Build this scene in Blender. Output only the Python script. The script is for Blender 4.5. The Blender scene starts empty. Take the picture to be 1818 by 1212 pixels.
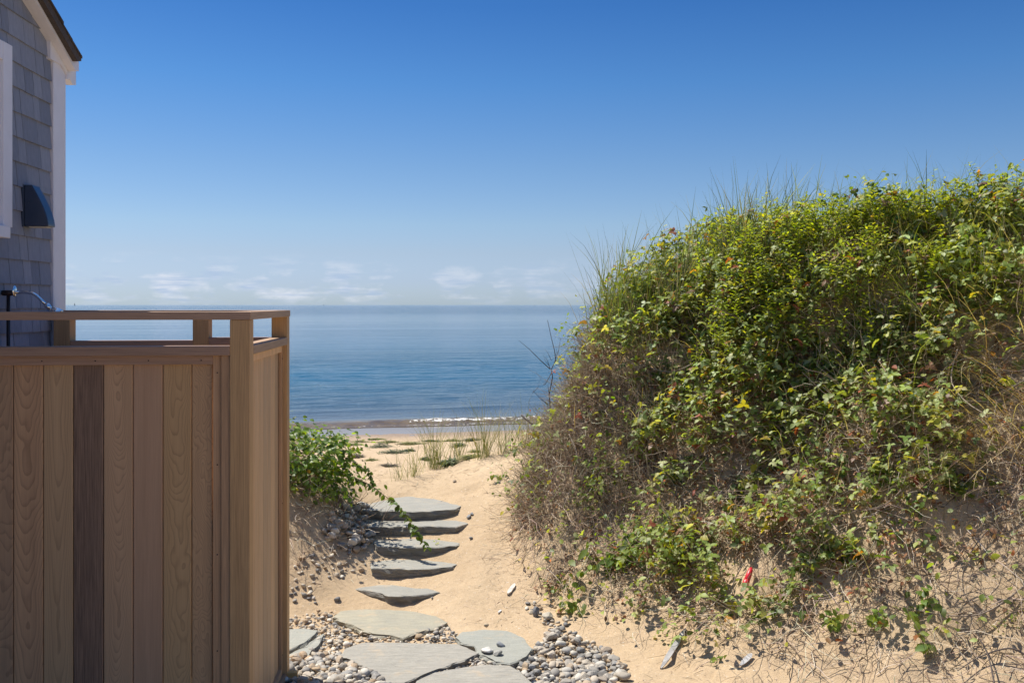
import bpy, bmesh, math, random
import numpy as np
from mathutils import Vector, Matrix, noise as mnoise

random.seed(7)
RNG = np.random.default_rng(11)
SC = bpy.context.scene
COL = SC.collection
PI = math.pi

# ------------------------------------------------------------------ camera
F = 1636.2          # focal length in photo pixels (1818 wide)
CX, HY, EYE = 909.0, 541.0, 2.07
cam_d = bpy.data.cameras.new("camera")
cam = bpy.data.objects.new("camera", cam_d)
COL.objects.link(cam)
cam.location = (0, 0, EYE)
cam.rotation_euler = (PI / 2, 0, 0)
cam_d.sensor_width = 36
cam_d.lens = F / 1818 * 36
cam_d.shift_y = -(606 - HY) / 1818
cam_d.clip_end = 60000
cam_d.clip_start = 0.05
SC.camera = cam

# ------------------------------------------------------------------ sky, sun, exposure
SUN_EL, SUN_AZ = math.radians(60), math.radians(-55)
world = bpy.data.worlds.new("World")
SC.world = world
world.use_nodes = True
wn, wl = world.node_tree.nodes, world.node_tree.links
wn.clear()
w_out = wn.new("ShaderNodeOutputWorld")
w_bg = wn.new("ShaderNodeBackground")
w_bg.inputs["Strength"].default_value = 0.118
w_sky = wn.new("ShaderNodeTexSky")
w_sky.sky_type = 'NISHITA'
w_sky.sun_disc = False
w_sky.sun_elevation = SUN_EL
w_sky.sun_rotation = SUN_AZ
w_sky.air_density = 1.0
w_sky.dust_density = 0.35
w_sky.ozone_density = 3.0
w_tc = wn.new("ShaderNodeTexCoord")
w_sep = wn.new("ShaderNodeSeparateXYZ")
wl.new(w_tc.outputs["Generated"], w_sep.inputs[0])
# deeper blue of the polarised photograph, by height above the horizon
w_el = wn.new("ShaderNodeValToRGB")
_e = w_el.color_ramp.elements
_e[0].position = 0.0; _e[0].color = (.400, .525, .80, 1)
_e[1].position = 1.0; _e[1].color = (.85, .95, 1.0, 1)
for _p, _c in ((.025, (.405, .485, .745)), (.056, (.44, .478, .635)), (.086, (.44, .50, .62)), (.146, (.36, .465, .60)), (.232, (.225, .415, .61)), (.309, (.145, .335, .565)), (.42, (.17, .38, .62)), (.62, (.38, .62, .84))):
    _q = _e.new(_p); _q.color = (*_c, 1)
wl.new(w_sep.outputs["Z"], w_el.inputs[0])
w_gam = wn.new("ShaderNodeMixRGB"); w_gam.blend_type = 'MULTIPLY'; w_gam.inputs[0].default_value = 1.0
wl.new(w_sky.outputs[0], w_gam.inputs[1]); wl.new(w_el.outputs[0], w_gam.inputs[2])
# low bank of soft cumulus above the horizon
w_map = wn.new("ShaderNodeMapping")
w_map.inputs["Scale"].default_value = (13.0, 13.0, 30.0)
wl.new(w_tc.outputs["Generated"], w_map.inputs[0])
w_no = wn.new("ShaderNodeTexNoise")
w_no.inputs["Scale"].default_value = 1.6
w_no.inputs["Detail"].default_value = 7
w_no.inputs["Roughness"].default_value = 0.55
wl.new(w_map.outputs[0], w_no.inputs["Vector"])
w_r1 = wn.new("ShaderNodeValToRGB")
w_r1.color_ramp.elements[0].position = 0.48
w_r1.color_ramp.elements[1].position = 0.62
wl.new(w_no.outputs["Fac"], w_r1.inputs[0])
w_band = wn.new("ShaderNodeValToRGB")
cr = w_band.color_ramp
cr.elements[0].position = 0.0
cr.elements[0].color = (0.35, 0.35, 0.35, 1)
cr.elements[1].position = 0.055
cr.elements[1].color = (0, 0, 0, 1)
e = cr.elements.new(0.012); e.color = (1, 1, 1, 1)
e = cr.elements.new(0.030); e.color = (0.8, 0.8, 0.8, 1)
wl.new(w_sep.outputs["Z"], w_band.inputs[0])
w_mul = wn.new("ShaderNodeMath"); w_mul.operation = 'MULTIPLY'
wl.new(w_r1.outputs[0], w_mul.inputs[0]); wl.new(w_band.outputs[0], w_mul.inputs[1])
w_mul2 = wn.new("ShaderNodeMath"); w_mul2.operation = 'MULTIPLY'
w_az = wn.new("ShaderNodeMapRange"); w_az.inputs[1].default_value = -.25; w_az.inputs[2].default_value = .10; w_az.inputs[3].default_value = .85; w_az.inputs[4].default_value = .35
wl.new(w_sep.outputs["X"], w_az.inputs[0]); wl.new(w_az.outputs[0], w_mul2.inputs[1])
wl.new(w_mul.outputs[0], w_mul2.inputs[0])
w_no2 = wn.new("ShaderNodeTexNoise"); w_no2.inputs["Scale"].default_value = 3.2; w_no2.inputs["Detail"].default_value = 4
w_map2 = wn.new("ShaderNodeMapping"); w_map2.inputs["Scale"].default_value = (7, 7, 60); w_map2.inputs["Location"].default_value = (3, 0, 0.4)
wl.new(w_tc.outputs["Generated"], w_map2.inputs[0]); wl.new(w_map2.outputs[0], w_no2.inputs["Vector"])
w_cc = wn.new("ShaderNodeValToRGB")
w_cc.color_ramp.elements[0].position = 0.38; w_cc.color_ramp.elements[0].color = (2.5, 3.2, 4.4, 1)
w_cc.color_ramp.elements[1].position = 0.62; w_cc.color_ramp.elements[1].color = (4.4, 4.65, 5.2, 1)
wl.new(w_no2.outputs["Fac"], w_cc.inputs[0])
w_mix = wn.new("ShaderNodeMixRGB")
wl.new(w_mul2.outputs[0], w_mix.inputs[0]); wl.new(w_gam.outputs[0], w_mix.inputs[1]); wl.new(w_cc.outputs[0], w_mix.inputs[2])
wl.new(w_mix.outputs[0], w_bg.inputs["Color"])
wl.new(w_bg.outputs[0], w_out.inputs[0])

sun_d = bpy.data.lights.new("sun", 'SUN')
sun_d.energy = 4.9
sun_d.angle = math.radians(0.53)
sun_d.color = (1.0, 0.94, 0.84)
sun = bpy.data.objects.new("sun", sun_d)
COL.objects.link(sun)
SV = Vector((math.sin(SUN_AZ) * math.cos(SUN_EL), math.cos(SUN_AZ) * math.cos(SUN_EL), math.sin(SUN_EL)))
sun.rotation_euler = SV.to_track_quat('Z', 'Y').to_euler()
sun.location = (0, 20, 30)
SC.view_settings.view_transform = 'Standard'
SC.view_settings.look = 'None'
SC.view_settings.exposure = 0.56
SC.view_settings.gamma = 1
SC.view_settings.use_curve_mapping = False

# ------------------------------------------------------------------ tagging helpers
def tag(o, label=None, cat=None, group=None, kind=None):
    if label: o["label"] = label
    if cat: o["category"] = cat
    if group: o["group"] = group
    if kind: o["kind"] = kind
    return o

def empty(name, loc, rz=0.0):
    o = bpy.data.objects.new(name, None)
    o.empty_display_size = 0.1
    COL.objects.link(o)
    o.location = loc
    o.rotation_euler = (0, 0, rz)
    return o

def link(name, me, parent=None, mat=None, loc=None):
    o = bpy.data.objects.new(name, me)
    COL.objects.link(o)
    if parent is not None: o.parent = parent
    if mat is not None and len(me.materials) == 0: me.materials.append(mat)
    if loc is not None: o.location = loc
    return o

def smooth(me, on=True):
    me.polygons.foreach_set("use_smooth", [on] * len(me.polygons))

def mesh_np(name, V, Fc, mat=None, parent=None, col=None, shade=False, loc=None):
    """V (n,3); Fc (m,3) or (m,4) arrays, or list of both kinds"""
    me = bpy.data.meshes.new(name)
    if not isinstance(Fc, (list, tuple)): Fc = [Fc]
    Fc = [f for f in Fc if len(f)]
    nv = len(V)
    me.vertices.add(nv)
    me.vertices.foreach_set("co", np.asarray(V, np.float32).ravel())
    li = np.concatenate([f.ravel() for f in Fc]).astype(np.int32)
    tot = np.concatenate([np.full(len(f), f.shape[1]) for f in Fc]).astype(np.int32)
    st = np.concatenate([[0], np.cumsum(tot)[:-1]]).astype(np.int32)
    me.loops.add(len(li)); me.loops.foreach_set("vertex_index", li)
    me.polygons.add(len(tot)); me.polygons.foreach_set("loop_start", st)
    me.polygons.foreach_set("loop_total", tot)
    me.update(calc_edges=True)
    if shade: me.polygons.foreach_set("use_smooth", np.ones(len(tot), bool))
    if col is not None:
        a = me.color_attributes.new("Col", 'FLOAT_COLOR', 'POINT')
        c = np.ones((nv, 4), np.float32); c[:, :3] = col
        a.data.foreach_set("color", c.ravel())
    return link(name, me, parent, mat, loc)

def bm_to(name, bm, mat=None, parent=None, loc=None, shade=False):
    me = bpy.data.meshes.new(name)
    bm.normal_update()
    bm.to_mesh(me); bm.free()
    if shade: smooth(me)
    return link(name, me, parent, mat, loc)

def box(name, lo, hi, mat, parent=None, bev=0.0, origin=None):
    """box between corners lo, hi; object origin at its centre"""
    lo, hi = Vector(lo), Vector(hi)
    c = (lo + hi) / 2 if origin is None else Vector(origin)
    bm = bmesh.new()
    bmesh.ops.create_cube(bm, size=1)
    s = hi - lo
    for v in bm.verts:
        v.co = Vector((v.co.x * s.x, v.co.y * s.y, v.co.z * s.z)) + (lo + hi) / 2 - c
    if bev: bmesh.ops.bevel(bm, geom=bm.edges[:], offset=bev, segments=1, affect='EDGES', profile=0.5)
    return bm_to(name, bm, mat, parent, c)

def prism(name, pts, a, b, mat, parent=None, axis='z', bev=0.0):
    """polygon pts extruded from a to b. axis z: pts=(x,y); axis x: pts=(y,z)"""
    def P(p, t): return (p[0], p[1], t) if axis == 'z' else (t, p[0], p[1])
    bm = bmesh.new()
    A = [bm.verts.new(P(p, a)) for p in pts]
    B = [bm.verts.new(P(p, b)) for p in pts]
    bm.faces.new(A[::-1]); bm.faces.new(B)
    n = len(pts)
    for i in range(n): bm.faces.new((A[i], A[(i + 1) % n], B[(i + 1) % n], B[i]))
    bmesh.ops.recalc_face_normals(bm, faces=bm.faces[:])
    if bev: bmesh.ops.bevel(bm, geom=bm.edges[:], offset=bev, segments=1, affect='EDGES')
    return bm_to(name, bm, mat, parent)

def frame_of(P):
    """tangent frames for polylines P (n,k,3)"""
    T = np.gradient(P, axis=1)
    T /= np.linalg.norm(T, axis=2, keepdims=True) + 1e-9
    up = np.zeros_like(T); up[..., 2] = 1
    alt = np.zeros_like(T); alt[..., 0] = 1
    up = np.where(np.abs(T[..., 2:3]) > 0.93, alt, up)
    A = np.cross(T, up); A /= np.linalg.norm(A, axis=2, keepdims=True) + 1e-9
    B = np.cross(T, A)
    return T, A, B

def tubes_np(P, R, ns=3):
    n, k, _ = P.shape
    T, A, B = frame_of(P)
    an = np.arange(ns) * 2 * PI / ns
    V = P[:, :, None, :] + R[:, :, None, None] * (A[:, :, None, :] * np.cos(an)[None, None, :, None] + B[:, :, None, :] * np.sin(an)[None, None, :, None])
    idx = np.arange(n * k * ns).reshape(n, k, ns)
    a = idx[:, :-1, :]; b = np.roll(idx, -1, axis=2)[:, :-1, :]
    c = np.roll(idx, -1, axis=2)[:, 1:, :]; d = idx[:, 1:, :]
    Q = np.stack([a, b, c, d], -1).reshape(-1, 4)
    return V.reshape(-1, 3), Q

def tube(name, pts, rad, mat, parent=None, ns=8):
    P = np.array(pts, float)[None]
    R = np.array(rad if hasattr(rad, '__len__') else [rad] * len(pts), float)[None]
    V, Q = tubes_np(P, R, ns)
    k = P.shape[1]
    caps = [np.array([list(range(ns))[::-1]]), np.array([[(k - 1) * ns + i for i in range(ns)]])]
    return mesh_np(name, V, [Q] + caps, mat, parent, shade=True)

# ------------------------------------------------------------------ numpy noise
_T = np.random.default_rng(5).random((64, 64, 8))
def vnoise(x, y, ch=0):
    xi = np.floor(x).astype(int); yi = np.floor(y).astype(int)
    fx = x - xi; fy = y - yi
    fx = fx * fx * (3 - 2 * fx); fy = fy * fy * (3 - 2 * fy)
    t = _T[..., ch]
    a = t[xi % 64, yi % 64]; b = t[(xi + 1) % 64, yi % 64]
    c = t[xi % 64, (yi + 1) % 64]; d = t[(xi + 1) % 64, (yi + 1) % 64]
    return (a * (1 - fx) + b * fx) * (1 - fy) + (c * (1 - fx) + d * fx) * fy - 0.5
def fbm(x, y, o=4, ch=0):
    s = 0; am = 1
    for i in range(o):
        s = s + am * vnoise(x * 2 ** i + 7.3 * i, y * 2 ** i - 3.1 * i, (ch + i) % 8); am *= 0.5
    return s
def sstep(a, b, x):
    t = np.clip((x - a) / (b - a), 0, 1); return t * t * (3 - 2 * t)

# ------------------------------------------------------------------ pixel helpers (authoring: pixel + real distance -> place)
def P3(px, py, d): return np.array([(px - CX) / F * d, d, EYE + (HY - py) / F * d])
def proj(x, y, z): return CX + F * x / y, HY + F * (EYE - z) / y

# ------------------------------------------------------------------ terrain
Z0 = -0.10
STEPS = [  # front edge distance, tread z, x left, x right
    (6.82, -0.03, -1.16, -0.54), (7.09, 0.06, -1.08, -0.40), (7.37, 0.15, -1.085, -0.41),
    (7.66, 0.24, -1.21, -0.39), (7.93, 0.32, -1.32, -0.42)]
ctl = []
for y in (-3, 0, 2, 3.5, 4.8, 5.6): 
    for x in (-6, -3.6, -2, -0.6, 0.8): ctl.append((x, y, Z0 if y < 5.5 else Z0 - 0.005))
ctl += [(2.3, 4.0, Z0), (3.6, 3.0, Z0), (7, 0, Z0), (1.3, 5.2, Z0), (.85, 5.8, Z0), (.2, 6.45, Z0 + .03)]
ctl += [(-1.5, 6.2, Z0 - .0), (-.8, 6.2, Z0 - .01), (-.2, 6.3, Z0), (-1.55, 6.55, -.03), (-.8, 6.62, -.10)]
for i, (y, z, xl, xr) in enumerate(STEPS):
    s = z - (.016 if i == 0 else .062)
    s = z - (.016 if i == 0 else .058); e_ = z - (.014 if i == 0 else .040); e2_ = z - (.014 if i == 0 else .054)
    ctl += [(xl + .02, y - .03, e2_), ((xl + xr) / 2 - .12, y - .02, s), ((xl + xr) / 2 + .12, y - .02, s), (xr - .02, y - .03, e_), (xr + .15, y, z + .01)]
ctl += [(-.85, 8.25, .30), (-.4, 8.15, .36), (-1.3, 8.2, .36)]
ctl += [(-.1, 7.35, .16), (0.05, 8.3, .50), (.15, 9.3, .66), (-1.04, 8.84, .40), (-.5, 8.95, .47), (-.2, 9.05, .56), (-1.6, 8.9, .44)]
ctl += [(-1.5, 7.0, .17), (-1.62, 6.8, .12), (-1.64, 7.15, .36), (-1.66, 7.45, .56), (-1.45, 7.5, .36), (-2.1, 7.6, .75), (-2.0, 7.0, .42), (-1.8, 8.3, .66),
        (-2.0, 6.4, .0), (-2.6, 6.2, .0), (-3.4, 7.0, .5), (-3.2, 8.0, .9), (-5, 8, 1.0), (-7, 6, .5), (-2.6, 9.0, .75), (-5, 10, .7)]
for x in (-9, -5.5, -2.5, -1, .5, 3, 8):
    ctl += [(x, 11.2, .02 + (.15 if x < -3 else 0)), (x, 13.0, -.55), (x, 15.0, -.88), (x, 17.5, -.98)]
ctl = np.array(ctl, float)
def tps_fit(c, lam=2e-3):
    n = len(c); d2 = ((c[:, None, :2] - c[None, :, :2]) ** 2).sum(-1)
    K = 0.5 * d2 * np.log(d2 + 1e-12) + lam * np.eye(n)
    Pm = np.c_[np.ones(n), c[:, :2]]
    A = np.zeros((n + 3, n + 3)); A[:n, :n] = K; A[:n, n:] = Pm; A[n:, :n] = Pm.T
    return np.linalg.solve(A, np.r_[c[:, 2], 0, 0, 0])
_w = tps_fit(ctl)
def tps(x, y):
    sh = x.shape; x = x.ravel(); y = y.ravel(); out = np.empty_like(x)
    for i in range(0, len(x), 40000):
        xs, ys = x[i:i + 40000], y[i:i + 40000]
        d2 = (xs[:, None] - ctl[None, :, 0]) ** 2 + (ys[:, None] - ctl[None, :, 1]) ** 2
        out[i:i + 40000] = (0.5 * d2 * np.log(d2 + 1e-12)) @ _w[:-3] + _w[-3] + _w[-2] * xs + _w[-1] * ys
    return out.reshape(sh)

SOUTH = np.array([(14, 1.0), (7, 2.0), (3.6, 3.7), (2.3, 4.45), (1.3, 5.2), (.85, 5.85), (.27, 6.5)])
WEST = np.array([(.27, 6.5), (-.03, 7.3), (0.12, 8.2), (.38, 9.2), (.85, 10.6), (2.2, 12.0), (5, 12.6), (14, 13)])
POLY = np.vstack([SOUTH, WEST[1:]])
def dist_poly(x, y, L):
    d = np.full(x.shape, 1e9)
    for a, b in zip(L[:-1], L[1:]):
        ab = b - a; t = np.clip(((x - a[0]) * ab[0] + (y - a[1]) * ab[1]) / (ab @ ab), 0, 1)
        d = np.minimum(d, np.hypot(x - a[0] - t * ab[0], y - a[1] - t * ab[1]))
    return d
def inside(x, y):
    r = np.zeros(x.shape, bool); n = len(POLY)
    for i in range(n):
        x1, y1 = POLY[i]; x2, y2 = POLY[(i + 1) % n]
        c = ((y1 > y) != (y2 > y)) & (x < (x2 - x1) * (y - y1) / (y2 - y1 + 1e-12) + x1)
        r ^= c
    return r
CS = np.array([-.25, 1.0]) / math.hypot(.25, 1)
def coast(x, y): return x * CS[0] + y * CS[1]
def H(x, y, detail=True):
    x = np.asarray(x, float); y = np.asarray(y, float)
    core = (np.abs(x) < 9) & (y > -3) & (y < 17)
    z = np.full(x.shape, Z0)
    xc = np.clip(x, -8.5, 8.5); yc = np.clip(y, -3, 17)
    z = tps(xc, yc)
    far = sstep(6, 9, np.abs(x))
    c = coast(x, y)
    cx = np.array([-400, 6.5, 8.5, 10, 11.5, 13, 15, 17, 20, 24.0, 26, 30, 60, 500, 40000.])
    cz = np.array([-.1, -.1, .5, .6, .1, -.5, -.86, -.98, -1.1, -1.285, -1.42, -1.8, -4, -12, -40.])
    zf = np.interp(c, cx, cz)
    z = z * (1 - far) + zf * far
    w = sstep(14, 17, y)
    z = z * (1 - w) + zf * w
    wb = sstep(3.0, 0.0, y) 
    z = z * (1 - wb) + Z0 * wb
    # bluff
    ins = inside(x, y)
    ds, dw = dist_poly(x, y, SOUTH), dist_poly(x, y, WEST)
    ds = ds + .22 * fbm(x * 1.6, y * 1.6, 3, 2); dw = dw + .14 * fbm(x * 1.9 + 5, y * 1.9, 3, 4)
    fs = np.interp(ds, [0, .2, .5, 1.0, 1.6, 2.0, 2.4, 6], [0, .05, .24, .66, 1.48, 2.06, 2.33, 2.36])
    fw = np.interp(dw, [0, .3, .47, .62, .78, 1.05, 1.7, 4], [0, .36, .78, 1.38, 1.80, 2.06, 2.34, 2.45])
    k = .12
    h = np.clip(.5 + .5 * (fw - fs) / k, 0, 1)
    fb = fw * (1 - h) + fs * h - k * h * (1 - h)
    fb = np.where(ins, np.maximum(fb, 0), 0)
    fb = fb * np.clip(1 - .3 * sstep(.2, .8, z), 0, 1)
    z = z + fb
    if detail:
        near = (y < 16)
        z = z + np.where(near, .024 * fbm(x * 2.3, y * 2.3, 3, 1) + .011 * fbm(x * 9, y * 9, 3, 3), .02 * fbm(x * .8, y * 1.2, 3, 1))
        z = z + np.where(ins, .10 * fbm(x * 3.1, y * 3.1, 3, 5) * sstep(0, .6, fb), 0)
        # footprints / slumps on the path and the beach
        z = z + np.where((y > 7.9) & (y < 24), -.05 * np.clip(fbm(x * 3.0, y * 3.0, 2, 6) - .10, 0, 1) * 2, 0)
    return z
def Hn(x, y):
    e = .03
    hx = (H(x + e, y) - H(x - e, y)) / (2 * e); hy = (H(x, y + e) - H(x, y - e)) / (2 * e)
    n = np.stack([-hx, -hy, np.ones_like(hx)], -1)
    return n / np.linalg.norm(n, axis=-1, keepdims=True)
def G(px, py, d0=3.0, d1=30.0):
    """where the sight line through a photo pixel meets the ground"""
    d = np.geomspace(d0, d1, 900)
    x = (px - CX) / F * d; z = EYE + (HY - py) / F * d
    g = H(x, d) - z
    i = np.argmax(g > 0)
    if g[i] <= 0: i = len(d) - 1
    return Vector((x[i], d[i], z[i]))
def hz(x, y): return float(H(np.array([float(x)]), np.array([float(y)]))[0])

# ------------------------------------------------------------------ materials
def nmat(name):
    m = bpy.data.materials.new(name); m.use_nodes = True
    nt = m.node_tree; b = nt.nodes["Principled BSDF"]
    return m, nt, b
def ramp(nt, fac, stops):
    r = nt.nodes.new("ShaderNodeValToRGB")
    els = r.color_ramp.elements
    els[0].position, els[0].color = stops[0][0], (*stops[0][1], 1)
    els[1].position, els[1].color = stops[-1][0], (*stops[-1][1], 1)
    for p, c in stops[1:-1]:
        q = els.new(p); q.color = (*c, 1)
    nt.links.new(fac, r.inputs[0])
    return r.outputs[0]
def noise_n(nt, vec, scale, detail=4, rough=.5, dist=0.0):
    n = nt.nodes.new("ShaderNodeTexNoise")
    n.inputs["Scale"].default_value = scale; n.inputs["Detail"].default_value = detail
    n.inputs["Roughness"].default_value = rough; n.inputs["Distortion"].default_value = dist
    if vec is not None: nt.links.new(vec, n.inputs["Vector"])
    return n.outputs["Fac"]
def mapping(nt, vec, scale=(1, 1, 1), loc=(0, 0, 0), rot=(0, 0, 0)):
    m = nt.nodes.new("ShaderNodeMapping")
    m.inputs["Scale"].default_value = scale; m.inputs["Location"].default_value = loc; m.inputs["Rotation"].default_value = rot
    nt.links.new(vec, m.inputs[0]); return m.outputs[0]
def math_n(nt, op, a, b=None, c=None):
    m = nt.nodes.new("ShaderNodeMath"); m.operation = op
    for i, v in enumerate((a, b, c)):
        if v is None: continue
        if isinstance(v, (int, float)): m.inputs[i].default_value = v
        else: nt.links.new(v, m.inputs[i])
    return m.outputs[0]
def mixc(nt, fac, a, b, mode='MIX'):
    m = nt.nodes.new("ShaderNodeMixRGB"); m.blend_type = mode
    for i, v in enumerate((fac, a, b)):
        if isinstance(v, (int, float)): m.inputs[i].default_value = v
        elif isinstance(v, tuple): m.inputs[i].default_value = (*v, 1)
        else: nt.links.new(v, m.inputs[i])
    return m.outputs[0]
def bump(nt, bsdf, h, strength=.3, dist=.01):
    b = nt.nodes.new("ShaderNodeBump"); b.inputs["Strength"].default_value = strength; b.inputs["Distance"].default_value = dist
    nt.links.new(h, b.inputs["Height"]); nt.links.new(b.outputs[0], bsdf.inputs["Normal"]); return b
def coords(nt, kind="Object"):
    return nt.nodes.new("ShaderNodeTexCoord").outputs[kind]

def mat_sand():
    m, nt, b = nmat("sand")
    p = nt.nodes.new("ShaderNodeNewGeometry").outputs["Position"]
    n1 = noise_n(nt, p, 1.1, 5, .6); n2 = noise_n(nt, p, 420, 2, .7); n3 = noise_n(nt, p, 26, 6, .7)
    c = ramp(nt, n1, [(.3, (.42, .305, .19)), (.7, (.53, .405, .27))])
    c = mixc(nt, .30, c, ramp(nt, n2, [(.3, (.20, .13, .07)), (.5, (.50, .36, .21)), (.72, (.80, .66, .48))]))
    c = mixc(nt, .16, c, ramp(nt, n3, [(.35, (.30, .20, .11)), (.65, (.66, .50, .32))]))
    grit = noise_n(nt, p, 75, 2, .6)
    c = mixc(nt, ramp(nt, grit, [(.66, (0, 0, 0)), (.72, (.75,) * 3)]), c, (.17, .12, .08))
    grit2 = noise_n(nt, mapping(nt, p, (1, 1, 1), (9, 4, 2)), 60, 2, .6)
    c = mixc(nt, ramp(nt, grit2, [(.68, (0, 0, 0)), (.73, (.8,) * 3)]), c, (.70, .64, .55))
    # wet darker sand towards the water line
    sep = nt.nodes.new("ShaderNodeSeparateXYZ"); nt.links.new(p, sep.inputs[0])
    cc = math_n(nt, 'ADD', math_n(nt, 'MULTIPLY', sep.outputs[1], float(CS[1])), math_n(nt, 'MULTIPLY', sep.outputs[0], float(CS[0])))
    cc = math_n(nt, 'ADD', cc, math_n(nt, 'MULTIPLY', noise_n(nt, p, .7, 3), 1.4))
    wet = nt.nodes.new("ShaderNodeMapRange"); wet.inputs[1].default_value = 22.2; wet.inputs[2].default_value = 24.6
    nt.links.new(cc, wet.inputs[0])
    c = mixc(nt, math_n(nt, 'MULTIPLY', wet.outputs[0], .75), c, (.26, .175, .105))
    nt.links.new(c, b.inputs["Base Color"])
    r = math_n(nt, 'SUBTRACT', .92, math_n(nt, 'MULTIPLY', wet.outputs[0], .55))
    nt.links.new(r, b.inputs["Roughness"])
    b.inputs["Specular IOR Level"].default_value = .2
    h = math_n(nt, 'ADD', math_n(nt, 'MULTIPLY', n3, 1.0), math_n(nt, 'MULTIPLY', noise_n(nt, p, 160, 3, .7), .35))
    bump(nt, b, h, .8, .016)
    return m

def mat_wood(name, light, dark, axis=2, cath=None, streak=.5, rough=.62, flame=0.0):
    """cedar: grain runs along local axis; cath = (centre, curvature, rings) gives cathedral figure"""
    m, nt, b = nmat(name)
    o = coords(nt)
    rnd = nt.nodes.new("ShaderNodeObjectInfo").outputs["Random"]
    off = nt.nodes.new("ShaderNodeVectorMath"); off.operation = 'ADD'
    cmb = nt.nodes.new("ShaderNodeCombineXYZ")
    nt.links.new(math_n(nt, 'MULTIPLY', rnd, 13.0), cmb.inputs[0]); nt.links.new(math_n(nt, 'MULTIPLY', rnd, 7.0), cmb.inputs[1]); nt.links.new(math_n(nt, 'MULTIPLY', rnd, 23.0), cmb.inputs[2])
    nt.links.new(o, off.inputs[0]); nt.links.new(cmb.outputs[0], off.inputs[1])
    v = off.outputs[0]
    s = [60, 60, 60]; s[axis] = 1.2
    fine = noise_n(nt, mapping(nt, v, s), 4.0, 5, .65)
    s2 = [16, 16, 16]; s2[axis] = .5
    broad = noise_n(nt, mapping(nt, v, s2), 1.2, 3, .5)
    c = ramp(nt, broad, [(.33, dark), (.66, light)])
    c = mixc(nt, streak, c, ramp(nt, fine, [(.35, tuple(x * .72 for x in dark)), (.65, tuple(min(1, x * 1.12) for x in light))]))
    if cath:
        x0, k, rings = cath
        sep = nt.nodes.new("ShaderNodeSeparateXYZ"); nt.links.new(o, sep.inputs[0])
        X = sep.outputs[0]; Z = sep.outputs[axis]
        ds = [5, 5, 5]; ds[axis] = 2.2
        dn = noise_n(nt, mapping(nt, v, ds), 1.0, 3, .5)
        dx = math_n(nt, 'SUBTRACT', math_n(nt, 'ADD', X, math_n(nt, 'MULTIPLY', math_n(nt, 'SUBTRACT', dn, .5), .03)), x0)
        q = math_n(nt, 'MULTIPLY', math_n(nt, 'MULTIPLY', dx, dx), k)
        q = math_n(nt, 'SUBTRACT', math_n(nt, 'ADD', q, math_n(nt, 'MULTIPLY', dn, .9 + flame)), math_n(nt, 'MULTIPLY', Z, 1.0))
        sn = math_n(nt, 'FRACT', math_n(nt, 'MULTIPLY', q, rings))
        c = mixc(nt, .42, c, ramp(nt, sn, [(0.0, light), (.62, tuple(a * .5 + d * .5 for a, d in zip(light, dark))), (.93, tuple(x * .58 for x in dark)), (1.0, light)]), 'MIX')
    c = mixc(nt, 1.0, c, ramp(nt, rnd, [(0, (.86, .86, .88)), (1, (1.12, 1.08, 1.05))]), 'MULTIPLY')
    nt.links.new(c, b.inputs["Base Color"])
    b.inputs["Roughness"].default_value = rough
    b.inputs["Specular IOR Level"].default_value = .35
    bump(nt, b, fine, .25, .002)
    return m

CED_L, CED_D = (0.604, 0.378, 0.210), (0.445, 0.267, 0.143)
WOOD = {
    'post': mat_wood("cedar_post", (0.594, 0.378, 0.181), (0.435, 0.267, 0.126), 2),
    'vert': mat_wood("cedar_vertical", CED_L, CED_D, 2),
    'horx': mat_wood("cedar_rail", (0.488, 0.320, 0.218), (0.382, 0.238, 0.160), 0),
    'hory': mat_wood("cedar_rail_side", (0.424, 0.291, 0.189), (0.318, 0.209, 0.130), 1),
    'side': mat_wood("cedar_side_board_bounce", (0.784, 0.524, 0.294), (0.615, 0.398, 0.210), 2),  # base colour lifted to paint in light bounced off the sand
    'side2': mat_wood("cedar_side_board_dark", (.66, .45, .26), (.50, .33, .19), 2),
}
BOARDM = [
    mat_wood("cedar_cathedral_left", CED_L, (0.403, 0.242, 0.139), 2, (-.01, 22, 13), .35),
    mat_wood("cedar_cathedral_wide", CED_L, (0.392, 0.233, 0.130), 2, (.0, 60, 10), .3),
    mat_wood("cedar_pale", (0.657, 0.427, 0.227), (0.551, 0.349, 0.181), 2, (.0, 260, 4.5), .4),
    mat_wood("cedar_heart_dark", (.30, .195, .13), (.14, .088, .062), 2, None, .75),
    mat_wood("cedar_cathedral_tight", (0.625, 0.403, 0.231), (0.466, 0.291, 0.164), 2, (.0, 100, 17), .25),
    mat_wood("cedar_plain_pink", (0.551, 0.349, 0.214), (0.477, 0.296, 0.176), 2, None, .25),
    mat_wood("cedar_yellow_figure", (0.636, 0.412, 0.206), (0.509, 0.315, 0.147), 2, (.005, 150, 7.0), .35, flame=1.2),
    mat_wood("cedar_wild_figure", (0.583, 0.373, 0.202), (0.424, 0.262, 0.139), 2, (.01, 45, 12.0), .3, flame=2.4),
]
def mat_plain(name, c, rough=.6, metal=0.0, var=.0, scale=20):
    m, nt, b = nmat(name)
    if var:
        n = noise_n(nt, coords(nt), scale, 4, .6)
        cc = ramp(nt, n, [(.3, tuple(x * (1 - var) for x in c)), (.7, tuple(min(1, x * (1 + var)) for x in c))])
        nt.links.new(cc, b.inputs["Base Color"])
        bump(nt, b, n, .15, .003)
    else: b.inputs["Base Color"].default_value = (*c, 1)
    b.inputs["Roughness"].default_value = rough; b.inputs["Metallic"].default_value = metal
    return m
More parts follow.
